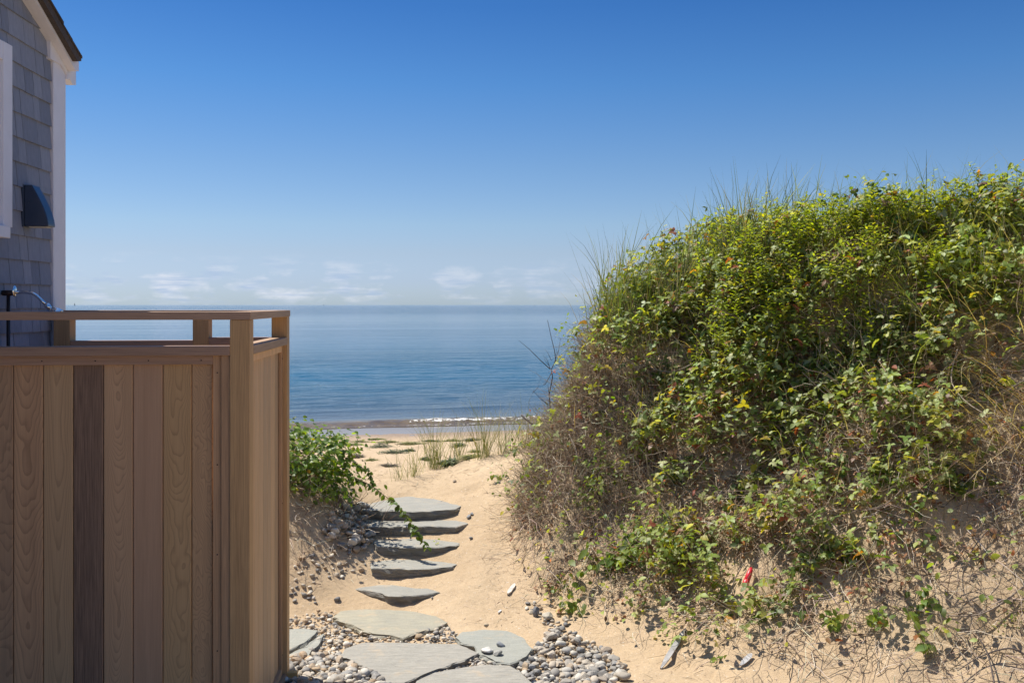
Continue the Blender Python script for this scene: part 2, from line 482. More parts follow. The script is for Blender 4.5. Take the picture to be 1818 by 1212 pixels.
def mat_rand(name, stops, rough=.6, scale=30, var=.12, bumpd=.003, bs=.3, stretch=(1, 1, 1)):
    """colour picked per object, with grain"""
    m, nt, b = nmat(name)
    rnd = nt.nodes.new("ShaderNodeObjectInfo").outputs["Random"]
    c = ramp(nt, rnd, stops)
    n = noise_n(nt, mapping(nt, coords(nt), stretch), scale, 5, .65)
    c = mixc(nt, 1.0, c, ramp(nt, n, [(.3, (1 - var,) * 3), (.7, (1 + var,) * 3)]), 'MULTIPLY')
    nt.links.new(c, b.inputs["Base Color"]); b.inputs["Roughness"].default_value = rough
    bump(nt, b, n, bs, bumpd)
    return m
def mat_col(name, rough=.5, trans=0.0, tcol=(1.6, 1.5, .35), spec=.5, var=0.0):
    """colour from the per-leaf attribute; trans lets sunlight through the blade"""
    m, nt, b = nmat(name)
    a = nt.nodes.new("ShaderNodeAttribute"); a.attribute_name = "Col"
    nt.links.new(a.outputs["Color"], b.inputs["Base Color"])
    b.inputs["Roughness"].default_value = rough; b.inputs["Specular IOR Level"].default_value = spec
    if trans:
        t = nt.nodes.new("ShaderNodeBsdfTranslucent")
        nt.links.new(mixc(nt, 1.0, a.outputs["Color"], tcol, 'MULTIPLY'), t.inputs[0])
        mx = nt.nodes.new("ShaderNodeMixShader"); mx.inputs[0].default_value = trans
        out = nt.nodes["Material Output"]
        nt.links.new(b.outputs[0], mx.inputs[1]); nt.links.new(t.outputs[0], mx.inputs[2]); nt.links.new(mx.outputs[0], out.inputs[0])
    return m
M_SAND = mat_sand()
M_TRIM = mat_plain("painted_trim", (.72, .71, .77), .5, var=.04, scale=8)
M_DARK = mat_plain("dark_hole", (.02, .015, .012), .8)
M_SHINGLE = mat_rand("grey_shingle", [(0, (.18, .20, .26)), (.5, (.225, .245, .31)), (1, (.27, .29, .36))], .8, 14, .14, .003, .5, (9, 9, 1))
M_ROOF = mat_rand("roof_shingle", [(0, (.035, .03, .03)), (1, (.07, .055, .05))], .9, 90, .35, .004, .6)
M_LEAF = mat_col("leaf", .50, .42, (1.7, 1.5, .35), spec=.45)
M_LEAFY = mat_col("leaf_thin", .45, .48, (1.9, 1.7, .3), spec=.4)
M_TWIG = mat_col("twig", .8, 0, spec=.25)
M_GRASS = mat_col("grass_blade", .45, .35, (1.5, 1.4, .5), spec=.4)
M_PEB = mat_rand("pebble", [(0, (.27, .25, .22)), (.2, (.42, .36, .28)), (.34, (.18, .18, .175)), (.5, (.50, .44, .36)), (.66, (.38, .28, .18)), (.78, (.25, .245, .235)), (.9, (.40, .37, .32)), (1, (.62, .58, .50))], .75, 55, .3, .004, .5)
M_CHROME = mat_plain("chrome", (.75, .77, .8), .12, 1.0)
M_PIPE = mat_plain("dark_pipe", (.045, .03, .028), .45, .6, .2)

def mat_stone(name, base, alt, seam=(.25, .24, .22), layer=.6):
    m, nt, b = nmat(name)
    o = nt.nodes.new("ShaderNodeNewGeometry").outputs["Position"]
    n1 = noise_n(nt, o, 3.0, 5, .6, .6); n2 = noise_n(nt, mapping(nt, o, (3, 14, 20), rot=(0, 0, .12)), 2.5, 5, .6); n3 = noise_n(nt, o, 130, 3, .7)
    c = ramp(nt, n1, [(.35, base), (.65, alt)])
    c = mixc(nt, .45, c, ramp(nt, n2, [(.3, tuple(x * .8 for x in base)), (.5, base), (.7, tuple(min(1, x * 1.2) for x in alt))]))
    c = mixc(nt, .2, c, ramp(nt, n3, [(.3, (.14, .14, .13)), (.7, (.5, .48, .43))]))
    sand = noise_n(nt, o, 7, 5, .7)
    sd = ramp(nt, sand, [(.56, (0, 0, 0)), (.70, (1, 1, 1))])
    geo = nt.nodes.new("ShaderNodeSeparateXYZ"); nt.links.new(nt.nodes.new("ShaderNodeNewGeometry").outputs["Normal"], geo.inputs[0])
    up = math_n(nt, 'MULTIPLY', math_n(nt, 'GREATER_THAN', geo.outputs[2], .7), sd)
    c = mixc(nt, math_n(nt, 'MULTIPLY', up, .5), c, (.50, .37, .23))
    nt.links.new(c, b.inputs["Base Color"]); b.inputs["Roughness"].default_value = .72
    n4 = noise_n(nt, mapping(nt, o, (9, 9, 85)), 1.0, 5, .7)      # bedding planes on the broken edges
    side = math_n(nt, 'LESS_THAN', geo.outputs[2], .7)
    c2 = mixc(nt, math_n(nt, 'MULTIPLY', side, .65), c, ramp(nt, n4, [(.35, tuple(x * .45 for x in base)), (.5, tuple(x * .85 for x in base)), (.68, tuple(x * 1.25 for x in alt))]))
    nt.links.new(c2, b.inputs["Base Color"])
    n2 = math_n(nt, 'ADD', n2, math_n(nt, 'MULTIPLY', math_n(nt, 'MULTIPLY', side, n4), 2.5))
    h = math_n(nt, 'ADD', math_n(nt, 'MULTIPLY', n2, layer), math_n(nt, 'MULTIPLY', n3, .15))
    bump(nt, b, h, .8, .03)
    return m
M_STEP = mat_stone("bluestone", (.26, .25, .215), (.33, .315, .265))
M_FLAG_T = mat_stone("tan_flagstone", (.30, .28, .21), (.38, .335, .225))
M_FLAG_G = mat_stone("grey_flagstone", (.30, .28, .235), (.37, .34, .285), layer=1.0)
M_FLAG_B = mat_stone("green_grey_flagstone", (.27, .275, .235), (.31, .31, .265), layer=.3)

# ------------------------------------------------------------------ ground sheet
def axis_pts(lo, hi, step, a, b, grow=1.25):
    p = list(np.arange(lo, hi, step)); s = step; q = []
    v = p[-1]
    while v < b: s = min(s * grow, 800); v += s; q.append(v)
    r = []; v = lo; s = step
    while v > a: s = min(s * grow, 800); v -= s; r.append(v)
    return np.array(r[::-1] + p + q)
gx = axis_pts(-2.6, 5.2, .026, -600, 600, 1.06)
ya = np.arange(4.6, 10.2, .026); yb = [ya[-1]]; s = .026
while yb[-1] < 27: s = min(s * 1.02, .14); yb.append(yb[-1] + s)
while yb[-1] < 400: s *= 1.25; yb.append(yb[-1] + s)
yr = [4.6]; s = .026
while yr[-1] > -400: s *= 1.1; yr.append(yr[-1] - s)
gy = np.array(yr[1:][::-1] + list(ya) + yb[1:])
GX, GY = np.meshgrid(gx, gy)
GZ = H(GX, GY)
ny, nx = GX.shape
idx = np.arange(ny * nx).reshape(ny, nx)
Q = np.stack([idx[:-1, :-1], idx[:-1, 1:], idx[1:, 1:], idx[1:, :-1]], -1).reshape(-1, 4)
ground = mesh_np("sand", np.stack([GX, GY, GZ], -1).reshape(-1, 3), Q, M_SAND, shade=True)
tag(ground, "tan sand of the path, dune bluff and beach", kind="structure")

# ------------------------------------------------------------------ sea
WZ = -1.285
def mat_water():
    m, nt, b = nmat("sea_water")
    p = nt.nodes.new("ShaderNodeNewGeometry").outputs["Position"]
    rot = mapping(nt, p, (1, 1, 1), rot=(0, 0, -math.atan(.25)))
    sep = nt.nodes.new("ShaderNodeSeparateXYZ"); nt.links.new(rot, sep.inputs[0])
    lg = math_n(nt, 'LOGARITHM', math_n(nt, 'MAXIMUM', sep.outputs[1], 1.0), 10.0)   # 1.38 = 24 m, 2 = 100 m, 3 = 1 km
    t = math_n(nt, 'DIVIDE', math_n(nt, 'SUBTRACT', lg, 1.37), 1.7)
    c = ramp(nt, t, [(0, (.30, .235, .165)), (.018, (.26, .19, .12)), (.034, (.10, .095, .08)), (.060, (.05, .075, .09)), (.15, (.006, .085, .15)), (.4, (.006, .055, .10)), (1.0, (.010, .05, .09))])
    big = noise_n(nt, mapping(nt, rot, (.012, .05, 1)), 1.0, 4, .6)
    c = mixc(nt, 1.0, c, ramp(nt, big, [(.3, (.75, .8, .85)), (.7, (1.2, 1.15, 1.1))]), 'MULTIPLY')
    nt.links.new(c, b.inputs["Base Color"])
    b.inputs["Roughness"].default_value = .08
    b.inputs["IOR"].default_value = 1.33
    w1 = noise_n(nt, mapping(nt, rot, (.45, 1.9, 1)), 1.0, 6, .62, .4)
    w2 = noise_n(nt, mapping(nt, rot, (2.2, 7.5, 1)), 1.0, 4, .6, .2)
    w3 = noise_n(nt, mapping(nt, rot, (.06, .32, 1)), 1.0, 4, .6, .3)
    h = math_n(nt, 'ADD', math_n(nt, 'MULTIPLY', w1, 1.0), math_n(nt, 'MULTIPLY', w2, .22))
    h = math_n(nt, 'ADD', h, math_n(nt, 'MULTIPLY', w3, 2.2))
    bn = nt.nodes.new("ShaderNodeBump"); bn.inputs["Distance"].default_value = .30
    st = ramp(nt, t, [(0, (.01,) * 3), (.03, (.05,) * 3), (.055, (.45,) * 3), (.10, (.95,) * 3), (.21, (1,) * 3), (.30, (.38,) * 3), (.6, (.18,) * 3), (.72, (.8,) * 3), (1, (1,) * 3)])
    streak = noise_n(nt, mapping(nt, rot, (.008, .06, 1)), 1.0, 5, .6)
    st = math_n(nt, 'MULTIPLY', st, ramp(nt, streak, [(.35, (.45,) * 3), (.65, (1.0,) * 3)]))
    nt.links.new(st, bn.inputs["Strength"]); nt.links.new(h, bn.inputs["Height"]); nt.links.new(bn.outputs[0], b.inputs["Normal"])
    return m
cr_ = np.concatenate([np.linspace(23.2, 27.5, 30)[:-1], np.geomspace(27.5, 70, 240), np.geomspace(71, 30000, 140)])
uu = np.linspace(-1.5, 1.5, 301)
CC, UU = np.meshgrid(cr_, uu, indexing='ij')
LL = UU * CC                                    # along-coast coordinate
ex = np.array([CS[1], -CS[0]])
WX = LL * ex[0] + CC * CS[0]; WY = LL * ex[1] + CC * CS[1]
amp = sstep(26, 34, CC) * (1 - sstep(45, 68, CC))
WZZ = WZ + amp * (.030 * fbm(LL * .35, CC * 1.3, 3, 0) + .02 * fbm(LL * .9, CC * 3.0, 2, 3)) + .05 * np.exp(-((CC - 29.5 - .3 * np.sin(LL * .2)) / .5) ** 2) * (0.5 + fbm(LL * .3, CC * 0, 2, 1))
ny, nx = CC.shape; idx = np.arange(ny * nx).reshape(ny, nx)
Q = np.stack([idx[:-1, :-1], idx[:-1, 1:], idx[1:, 1:], idx[1:, :-1]], -1).reshape(-1, 4)
sea = mesh_np("sea", np.stack([WX, WY, WZZ], -1).reshape(-1, 3), Q, mat_water(), shade=True)
tag(sea, "calm blue sea reaching the horizon", kind="structure")

# small wave breaking along the shore
def mat_wave():
    m, nt, b = nmat("shore_wave")
    a = nt.nodes.new("ShaderNodeAttribute"); a.attribute_name = "Col"
    sep = nt.nodes.new("ShaderNodeSeparateColor"); nt.links.new(a.outputs["Color"], sep.inputs[0])
    p = nt.nodes.new("ShaderNodeNewGeometry").outputs["Position"]
    n = noise_n(nt, mapping(nt, p, (1.0, 2, 3)), 5, 5, .7)
    f = math_n(nt, 'ADD', sep.outputs[0], math_n(nt, 'MULTIPLY', math_n(nt, 'SUBTRACT', n, .5), 1.5))
    f = ramp(nt, f, [(.50, (0, 0, 0)), (.60, (1, 1, 1))])
    c = mixc(nt, f, ramp(nt, noise_n(nt, p, 2, 4), [(.3, (.10, .065, .022)), (.7, (.20, .135, .05))]), (.85, .84, .80))
    nt.links.new(c, b.inputs["Base Color"])
    nt.links.new(math_n(nt, 'ADD', .12, math_n(nt, 'MULTIPLY', f, .7)), b.inputs["Roughness"])
    bump(nt, b, noise_n(nt, mapping(nt, p, (1.5, 3, 3)), 4, 4), .6, .05)
    return m
L = np.linspace(-30, 30, 1500); S = np.linspace(0, 1, 13)
prof_c = np.interp(S, [0, .1, .3, .45, .55, .7, 1], [25.2, 25.5, 25.75, 25.9, 26.05, 26.4, 27.2])
prof_z = np.interp(S, [0, .1, .3, .45, .55, .7, 1], [0.004, .02, .08, .125, .14, .09, -.03])
LL, SS = np.meshgrid(L, S, indexing='ij')
hgt = .72 + .6 * fbm(LL * .22, LL * 0, 3, 2) + .25 * fbm(LL * 3, SS * 4, 2, 5)
Cc = prof_c[None, :] + .35 * fbm(LL * .2, LL * 0, 3, 1) + .10 * fbm(LL * 1.5, SS * 2, 2, 4)
Zc = WZ + .006 + prof_z[None, :] * hgt
px_ = LL * ex[0] + Cc * CS[0]; py_ = LL * ex[1] + Cc * CS[1]
foam = np.where(px_ > -2.9, .53, .08) + .12 * fbm(LL * .6, LL * 0, 2, 6)
foam = foam * np.exp(-((SS - .42) / .22) ** 2) + .44 * np.exp(-((SS - .05) / .08) ** 2)
idx = np.arange(LL.size).reshape(LL.shape)
Q = np.stack([idx[:-1, :-1], idx[1:, :-1], idx[1:, 1:], idx[:-1, 1:]], -1).reshape(-1, 4)
wv = mesh_np("wave", np.stack([px_, py_, Zc], -1).reshape(-1, 3), Q, mat_wave(), col=np.stack([foam] * 3, -1).reshape(-1, 3), shade=True)
tag(wv, "low brown wave with white foam breaking on the beach", kind="structure")

# ------------------------------------------------------------------ house (local: x out of the wall, y along it towards the sea)
HO = np.array([-2.638, 5.25]); HR = math.radians(3.0)
hex_ = np.array([math.cos(HR), math.sin(HR)]); hey = np.array([-math.sin(HR), math.cos(HR)])
def hl(px, py, w=0.0):
    a = (px - CX) / F; b = (HY - py) / F
    t = (HO @ hex_ + w) / (a * hex_[0] + hex_[1])
    Pp = np.array([a * t, t]) - HO
    return (float(Pp @ hey), EYE + b * t)
house = empty("shingled_house", (HO[0], HO[1], 0), HR)
tag(house, "grey shingled beach house with white trim at the left edge", "house")
ZB = -0.3
u88, zc = hl(88, 73)              # underside of rake board at the corner
slope = .477
UR = -3.1                          # ridge
def wall_top(u): return zc + (-u) * slope if u > UR else zc + (u - 2 * UR) * slope
uc, _ = hl(105.5, 300)
wall = prism("wall", [(uc, ZB), (uc, zc - uc * slope),  (UR, zc - UR * slope), (2 * UR, zc), (2 * UR, ZB)], -5.5, -.012, M_SHINGLE, house, 'x')
ub, _ = hl(88, 300); uc, _ = hl(107, 300)
CB = ub                             # shingles end here, corner board begins
cb = box("corner_board", (-.012, CB, ZB), (.022, uc, hl(97, 108)[1]), M_TRIM, house, .002)
box("corner_board", (-.14, uc + .001, ZB), (.022, uc + .022, hl(97, 108)[1]), M_TRIM, house, .002)
box("end_block", (-.10, uc + .023, hl(104, 138)[1]), (.030, uc + .045, hl(104, 112)[1]), M_TRIM, house, .002)
# shingles: every one in the part of the wall in view is its own piece
def shingle_mesh(w, h, dx0=0.0):
    t0, t1 = .015, .003
    v = [(-.011, 0, 0), (-.011, w, 0), (-.011, w, h), (-.011, 0, h), (t0, 0, dx0), (t0, w, 0), (t1, w, h), (t1, 0, h)]
    f = [(0, 1, 2, 3), (4, 7, 6, 5), (0, 4, 5, 1), (1, 5, 6, 2), (2, 6, 7, 3), (3, 7, 4, 0)]
    me = bpy.data.meshes.new("shingle"); me.from_pydata(v, [], f); me.update()
    return me
EXPO = .129; zr0 = 3.470
bulkV, bulkF = [], []
R3 = random.Random(4)
WIN = (hl(11, 200)[0], hl(11, 82)[1], hl(11, 404)[1])   # casing edge u, top z, bottom z
meshes_sh = {}
for k in range(-29, 12):
    z = zr0 + k * EXPO
    if z < ZB: continue
    u = CB - .004; 
    while u > 2 * UR + .1:
        w = R3.choice([.075, .09, .10, .115, .125, .14, .15, .17])
        u0 = u - w
        top = z + EXPO + .012
        lim = min(wall_top(u), wall_top(u0)) + .03
        if z < lim - .02:
            top = min(top, lim)
            covered = (u < WIN[0] - .02 and u0 > WIN[0] - .83 and z > WIN[2] and top < WIN[1])
            if u > -1.05 and 1.4 < z < 4.2 and not covered:
                key = round(w, 3)
                if top < z + EXPO or key not in meshes_sh:
                    me = shingle_mesh(w - .004, top - z, 0)
                    if top >= z + EXPO: meshes_sh[key] = me
                else: me = meshes_sh[key]
                link("shingle", me, wall, M_SHINGLE, (0 + R3.uniform(0, .002), u0, z + R3.uniform(-.0015, .0015)))
            elif not covered:
                b0 = len(bulkV)
                bulkV += [(.0, u0, z), (.014, u0, z), (.014, u0 + w - .004, z), (.0, u0 + w - .004, z), (.0, u0, top), (.0, u0 + w - .004, top)]
                bulkF += [(b0, b0 + 3, b0 + 2, b0 + 1), (b0 + 1, b0 + 2, b0 + 5, b0 + 4)]
        u = u0
me = bpy.data.meshes.new("shingle_rows"); me.from_pydata(bulkV, [], bulkF)
tag(link("shingle_rows", me, wall, M_SHINGLE), kind="stuff")
# window at the frame's edge
win = empty("window", (0, 0, 0)); win.parent = house
wu, wt, wb_ = WIN
box("casing", (.0, wu - .095, wb_), (.032, wu, wt), M_TRIM, win, .002)
box("casing", (.0, wu - .85, wb_), (.032, wu - .755, wt), M_TRIM, win, .002)
box("casing", (.0, wu - .755, wt - .095), (.030, wu - .095, wt), M_TRIM, win, .002)
su, _ = hl(19, 414, .06)
box("sill", (.0, wu - .90, hl(15, 423, .055)[1]), (.060, su, wb_ - .001), M_TRIM, win, .003)
box("sash", (.0, wu - .755, wb_), (.020, wu - .095, wt - .095), M_TRIM, win, .002)
M_GLASS = mat_plain("window_glass", (.03, .04, .05), .05)
box("pane", (.0205, wu - .72, wb_ + .05), (.0225, wu - .13, wt - .14), M_GLASS, win)
# rake: frieze board, projecting rake board, roof
def to_ridge(p, u=UR): return (u, p[1] + (p[0] - u) * slope)
A = [hl(88, 73, .025), hl(88, 104.5, .025), hl(107, 115, .025), hl(113, 125, .025), hl(128.5, 151.5, .025), hl(133.4, 151.5, .025), hl(133.4, 122, .025)]
prism("frieze_board", [to_ridge(A[0])] + A + [to_ridge(A[-1])], .0235, .030, M_TRIM, house, 'x')
prism("frieze_board", [to_ridge(A[0])] + A[:3] + [(uc + .02, A[-1][1] + (A[-1][0] - uc - .02) * slope)] + [to_ridge(A[-1])], -.012, .0225, M_TRIM, house, 'x')
prism("rafter_tail", [A[3], A[4], A[5], A[6], (uc + .05, A[-1][1] + (A[-1][0] - uc - .05) * slope)], -.01, .023, M_TRIM, house, 'x')
Bq = [hl(135, 127, .075), hl(140, 127, .075), hl(140, 110.5, .075)]
prism("rake_board", [to_ridge(Bq[0])] + Bq + [to_ridge(Bq[-1])], .031, .075, M_TRIM, house, 'x')
Cq = [hl(139.5, 109.5, .11), hl(146, 109, .11), hl(146, 105, .11)]
rl, rh = Cq[0], Cq[2]
roof = prism("roof", [to_ridge(rl), rl, Cq[1], rh, to_ridge(rh), (2 * UR - rh[0], rh[1]), (2 * UR - rl[0], rl[1])], -5.7, .105, M_ROOF, house, 'x')
for i in range(22):     # stepped edge shingles along the rake
    t0 = rh[0] - i * .13; t1 = t0 - .20
    za = rh[1] + (rh[0] - t0) * slope; zb = rh[1] + (rh[0] - t1) * slope
    prism("roof_shingle", [(t0, za + .002), (t0, za + .016), (t1, zb + .006), (t1, zb - .004)], -.9, .112 + random.uniform(-.004, .006), M_ROOF, roof, 'x')
box("soffit", (-5.5, uc + .046, A[3][1] + .02), (-.02, A[-1][0] - .03, A[3][1] + .04), M_TRIM, house)
box("fascia", (-5.5, A[-1][0] - .028, A[4][1] + .02), (.022, A[-1][0] - .002, A[-1][1] - .01), M_TRIM, house)

# wall light
wlt = empty("wall_light", (0, 0, 0)); wlt.parent = None
lp, lzt = hl(36, 328); _, lzb = hl(40, 402)
wlt.location = (HO[0] + hey[0] * lp + hex_[0] * .02, HO[1] + hey[1] * lp + hex_[1] * .02, lzb); wlt.rotation_euler = (0, 0, HR)
tag(wlt, "dark blue wedge shaped outdoor light on the grey shingle wall", "light fixture")
M_LAMP = mat_plain("navy_powdercoat", (.035, .05, .085), .28)
hh = lzt - lzb
prof = [(0, 0), (.125, 0)] + [(.125 - .085 * (i / 8) ** 1.45, hh * (.06 + .94 * i / 8)) for i in range(9)] + [(0, hh)]
bm = bmesh.new()
Aa = [bm.verts.new((p[0], 0.0, p[1])) for p in prof]; Bb = [bm.verts.new((p[0], .085, p[1])) for p in prof]
bm.faces.new(Aa); bm.faces.new(Bb[::-1])
for i in range(len(prof)): bm.faces.new((Aa[i], Bb[i], Bb[(i + 1) % len(prof)], Aa[(i + 1) % len(prof)]))
bmesh.ops.recalc_face_normals(bm, faces=bm.faces[:])
bmesh.ops.bevel(bm, geom=bm.edges[:], offset=.0025, segments=1, affect='EDGES')
bm_to("housing", bm, M_LAMP, wlt)
box("back_plate", (-.014, -.006, -.004), (-.001, .091, hh + .004), M_LAMP, wlt, .001)
box("lens", (.02, .012, -.006), (.108, .073, -.0008), mat_plain("frosted_lens", (.6, .55, .45), .4), wlt)
bm = bmesh.new(); bmesh.ops.create_cone(bm, cap_ends=True, segments=12, radius1=.009, radius2=.009, depth=.004)
o = bm_to("screw", bm, M_LAMP, wlt, (.022, -.002, hh * .6)); o.rotation_euler = (PI / 2, 0, 0)

# outdoor shower on the wall
shw = empty("outdoor_shower", (0, 0, 0))
pu, pz = hl(13, 520, .045)
shw.location = (HO[0] + hey[0] * pu, HO[1] + hey[1] * pu, 0); shw.rotation_euler = (0, 0, HR)
tag(shw, "outdoor shower with dark riser pipe and chrome head on the house wall", "shower")
tube("riser_pipe", [(.05, 0, .6), (.05, 0, 1.2), (.05, 0, pz - .01)], .009, M_PIPE, shw, 10)
tube("elbow", [(.02, 0, pz), (.05, 0, pz), (.072, 0, pz)], [.014, .015, .014], M_PIPE, shw, 10)
bm = bmesh.new(); bmesh.ops.create_uvsphere(bm, u_segments=14, v_segments=8, radius=.024)
for v in bm.verts: v.co = Vector((v.co.x * .35, v.co.y * .9, v.co.z * 1.2))
bm_to("flange", bm, M_CHROME, shw, (.080, 0, pz + .010), True)
tube("shower_arm", [(.08, 0, pz + .003), (.13, 0, pz + .004), (.165, 0, pz + .001), (.19, 0, pz - .014), (.215, 0, pz - .038), (.238, 0, pz - .06)], .0085, M_CHROME, shw, 12)
hb = Vector((.238, 0, pz - .06)); dr = Vector((.72, 0, -.69)).normalized()
tube("swivel_joint", [hb - dr * .004, hb + dr * .006, hb + dr * .018, hb + dr * .030], [.012, .015, .013, .010], M_CHROME, shw, 14)
tube("shower_head", [hb + dr * .030, hb + dr * .040, hb + dr * .055, hb + dr * .075, hb + dr * .080], [.012, .02, .030, .036, .034], M_CHROME, shw, 18)

# ------------------------------------------------------------------ cedar shower enclosure (local x right, y away)
ER = math.radians(5.2)
enc = empty("shower_enclosure", (-1.195, 4.2, 0), ER)
tag(enc, "cedar board outdoor shower enclosure with open top rail beside the house", "shower enclosure")
XL = -1.335; YB = 1.12; ZP = -.12
ZR0, ZR1 = 2.002, 2.039; ZC0, ZC1 = 1.840, 1.882
def post(x, y, z0=ZP, z1=ZR0 - .0005): return box("post", (x, y, z0), (x + .089, y + .089, z1), WOOD['post'], enc, .002)
post(-.089, 0); post(-.089, YB); post(-.531, YB); post(-1.295, YB); post(XL - .0, .0)
o_ = .004; W_ = .093
def rail(name, pts, z0, z1, m): return prism(name, pts, z0, z1, m, enc, 'z', .0018)
yT = YB + .089 + o_
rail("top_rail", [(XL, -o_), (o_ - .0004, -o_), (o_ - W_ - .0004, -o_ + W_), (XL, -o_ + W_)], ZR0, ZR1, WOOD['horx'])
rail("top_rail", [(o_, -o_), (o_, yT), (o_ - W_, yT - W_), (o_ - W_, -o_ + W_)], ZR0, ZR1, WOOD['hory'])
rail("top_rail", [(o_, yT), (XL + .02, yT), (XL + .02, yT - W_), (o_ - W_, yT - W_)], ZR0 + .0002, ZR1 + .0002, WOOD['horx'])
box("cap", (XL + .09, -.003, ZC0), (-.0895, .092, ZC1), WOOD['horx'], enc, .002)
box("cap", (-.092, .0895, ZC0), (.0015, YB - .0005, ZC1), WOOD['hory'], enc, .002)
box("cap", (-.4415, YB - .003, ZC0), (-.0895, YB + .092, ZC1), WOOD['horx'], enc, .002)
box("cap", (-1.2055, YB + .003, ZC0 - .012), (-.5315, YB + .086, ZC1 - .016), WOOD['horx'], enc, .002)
def screw(parent, x, y, z, ax='y'):
    bm = bmesh.new(); bmesh.ops.create_cone(bm, cap_ends=True, segments=8, radius1=.0032, radius2=.0032, depth=.003)
    o = bm_to("screw", bm, M_DARK, parent, Vector((x, y, z)) - parent.location)
    o.rotation_euler = (PI / 2, 0, 0) if ax == 'y' else (0, PI / 2, 0)
# front panel
st = box("stop_strip", (XL + .09, .026, 1.798), (-.1705, .0445, ZC0 - .0005), WOOD['horx'], enc, .0015)
for px in (3.3, 90.6, 180, 270, 360):
    xx = -(909 - px) / F * 4.22 + 1.195
    screw(st, xx / .996 - .0, .0255, 1.817)
vs = box("stop_strip", (-.1700, .026, ZP + .06), (-.1305, .0445, ZC0 - .0005), WOOD['vert'], enc, .0015)
for z in (1.76, 1.34, .93, .49): screw(vs, -.150, .0255, z)
box("jamb_strip", (-.1300, .012, ZP + .02), (-.0895, .075, ZC0 - .0005), WOOD['vert'], enc, .0015)
edges = [-.1746, -.270, -.398, -.530, -.660, -.792, -.923, -1.052, -1.184, -1.26]
def board(x0, x1, y0, m, z0=ZP + .03, z1=ZC0 - .001, ax='x', par=None):
    """one tongue-and-groove board with eased edges; x0<x1 along the panel"""
    w = x1 - x0 - (.0028 if ax == 'x' else .005); h = (z1 - z0)
    pr = [(-w / 2, .014), (-w / 2, .004), (-w / 2 + .004, 0), (w / 2 - .003, 0), (w / 2, .003), (w / 2, .014)]
    bm = bmesh.new()
    lo = [bm.verts.new((p[0], p[1], -h / 2)) for p in pr]; hi = [bm.verts.new((p[0], p[1], h / 2)) for p in pr]
    bm.faces.new(lo); bm.faces.new(hi[::-1])
    for i in range(6): bm.faces.new((lo[i], hi[i], hi[(i + 1) % 6], lo[(i + 1) % 6]))
    bmesh.ops.recalc_face_normals(bm, faces=bm.faces[:])
    if ax == 'x':
        o = bm_to("board", bm, m, enc, ((x0 + x1) / 2, y0, (z0 + z1) / 2))
    else:
        o = bm_to("board", bm, m, enc, (y0, (x0 + x1) / 2, (z0 + z1) / 2)); o.rotation_euler = (0, 0, PI / 2)
    return o
seq = [7, 6, 5, 4, 3, 2, 1, 0, 2]
for i in range(len(edges) - 1):
    bd = board(edges[i + 1], edges[i], .0450, BOARDM[seq[i]])
    if seq[i] == 3: bd["label"] = "dark brown heartwood board with a pale split"
box("backing_rail", (XL + .09, .060, 1.0), (-.1305, .0795, 1.09), WOOD['horx'], enc, .001)
# side panel (faces +x)
for (a, b, z0, z1) in ((.0895, YB - .0005, 1.800, ZC0 - .0005), ):
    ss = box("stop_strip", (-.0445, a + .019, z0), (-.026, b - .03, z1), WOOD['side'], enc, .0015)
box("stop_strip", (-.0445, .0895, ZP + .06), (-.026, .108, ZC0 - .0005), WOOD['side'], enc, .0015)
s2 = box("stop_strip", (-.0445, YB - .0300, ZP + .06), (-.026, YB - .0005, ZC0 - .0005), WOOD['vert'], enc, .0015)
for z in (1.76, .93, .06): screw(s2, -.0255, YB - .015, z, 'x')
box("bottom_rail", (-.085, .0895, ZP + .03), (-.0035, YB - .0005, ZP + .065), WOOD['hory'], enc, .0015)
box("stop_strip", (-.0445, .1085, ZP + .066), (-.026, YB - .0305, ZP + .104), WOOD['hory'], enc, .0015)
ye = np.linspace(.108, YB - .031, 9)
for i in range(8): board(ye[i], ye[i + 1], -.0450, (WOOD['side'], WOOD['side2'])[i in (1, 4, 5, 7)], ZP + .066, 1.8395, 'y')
# back panel boards (only their tops can be seen through the gap)
xe = np.linspace(-.4415, -.0895, 4)
for i in range(3): board(xe[i], xe[i + 1], YB + .04, WOOD['vert'])
xe = np.linspace(-1.2055, -.5315, 6)
for i in range(5): board(xe[i], xe[i + 1], YB + .04, WOOD['vert'], ZP + .05, ZC0 - .013)
blk = box("timber_offcut", (-.03, -.02, 0), (.03, .02, .06), mat_plain("cut_cedar", (.55, .33, .12), .7, var=.2), None, .002)
g = G(519, 1209); blk.location = (g.x + .0, g.y, hz(g.x, g.y) + .025); blk.rotation_euler = (0, 0, .15)
tag(blk, "small sawn cedar block on the gravel at the foot of the enclosure post", "wood block")

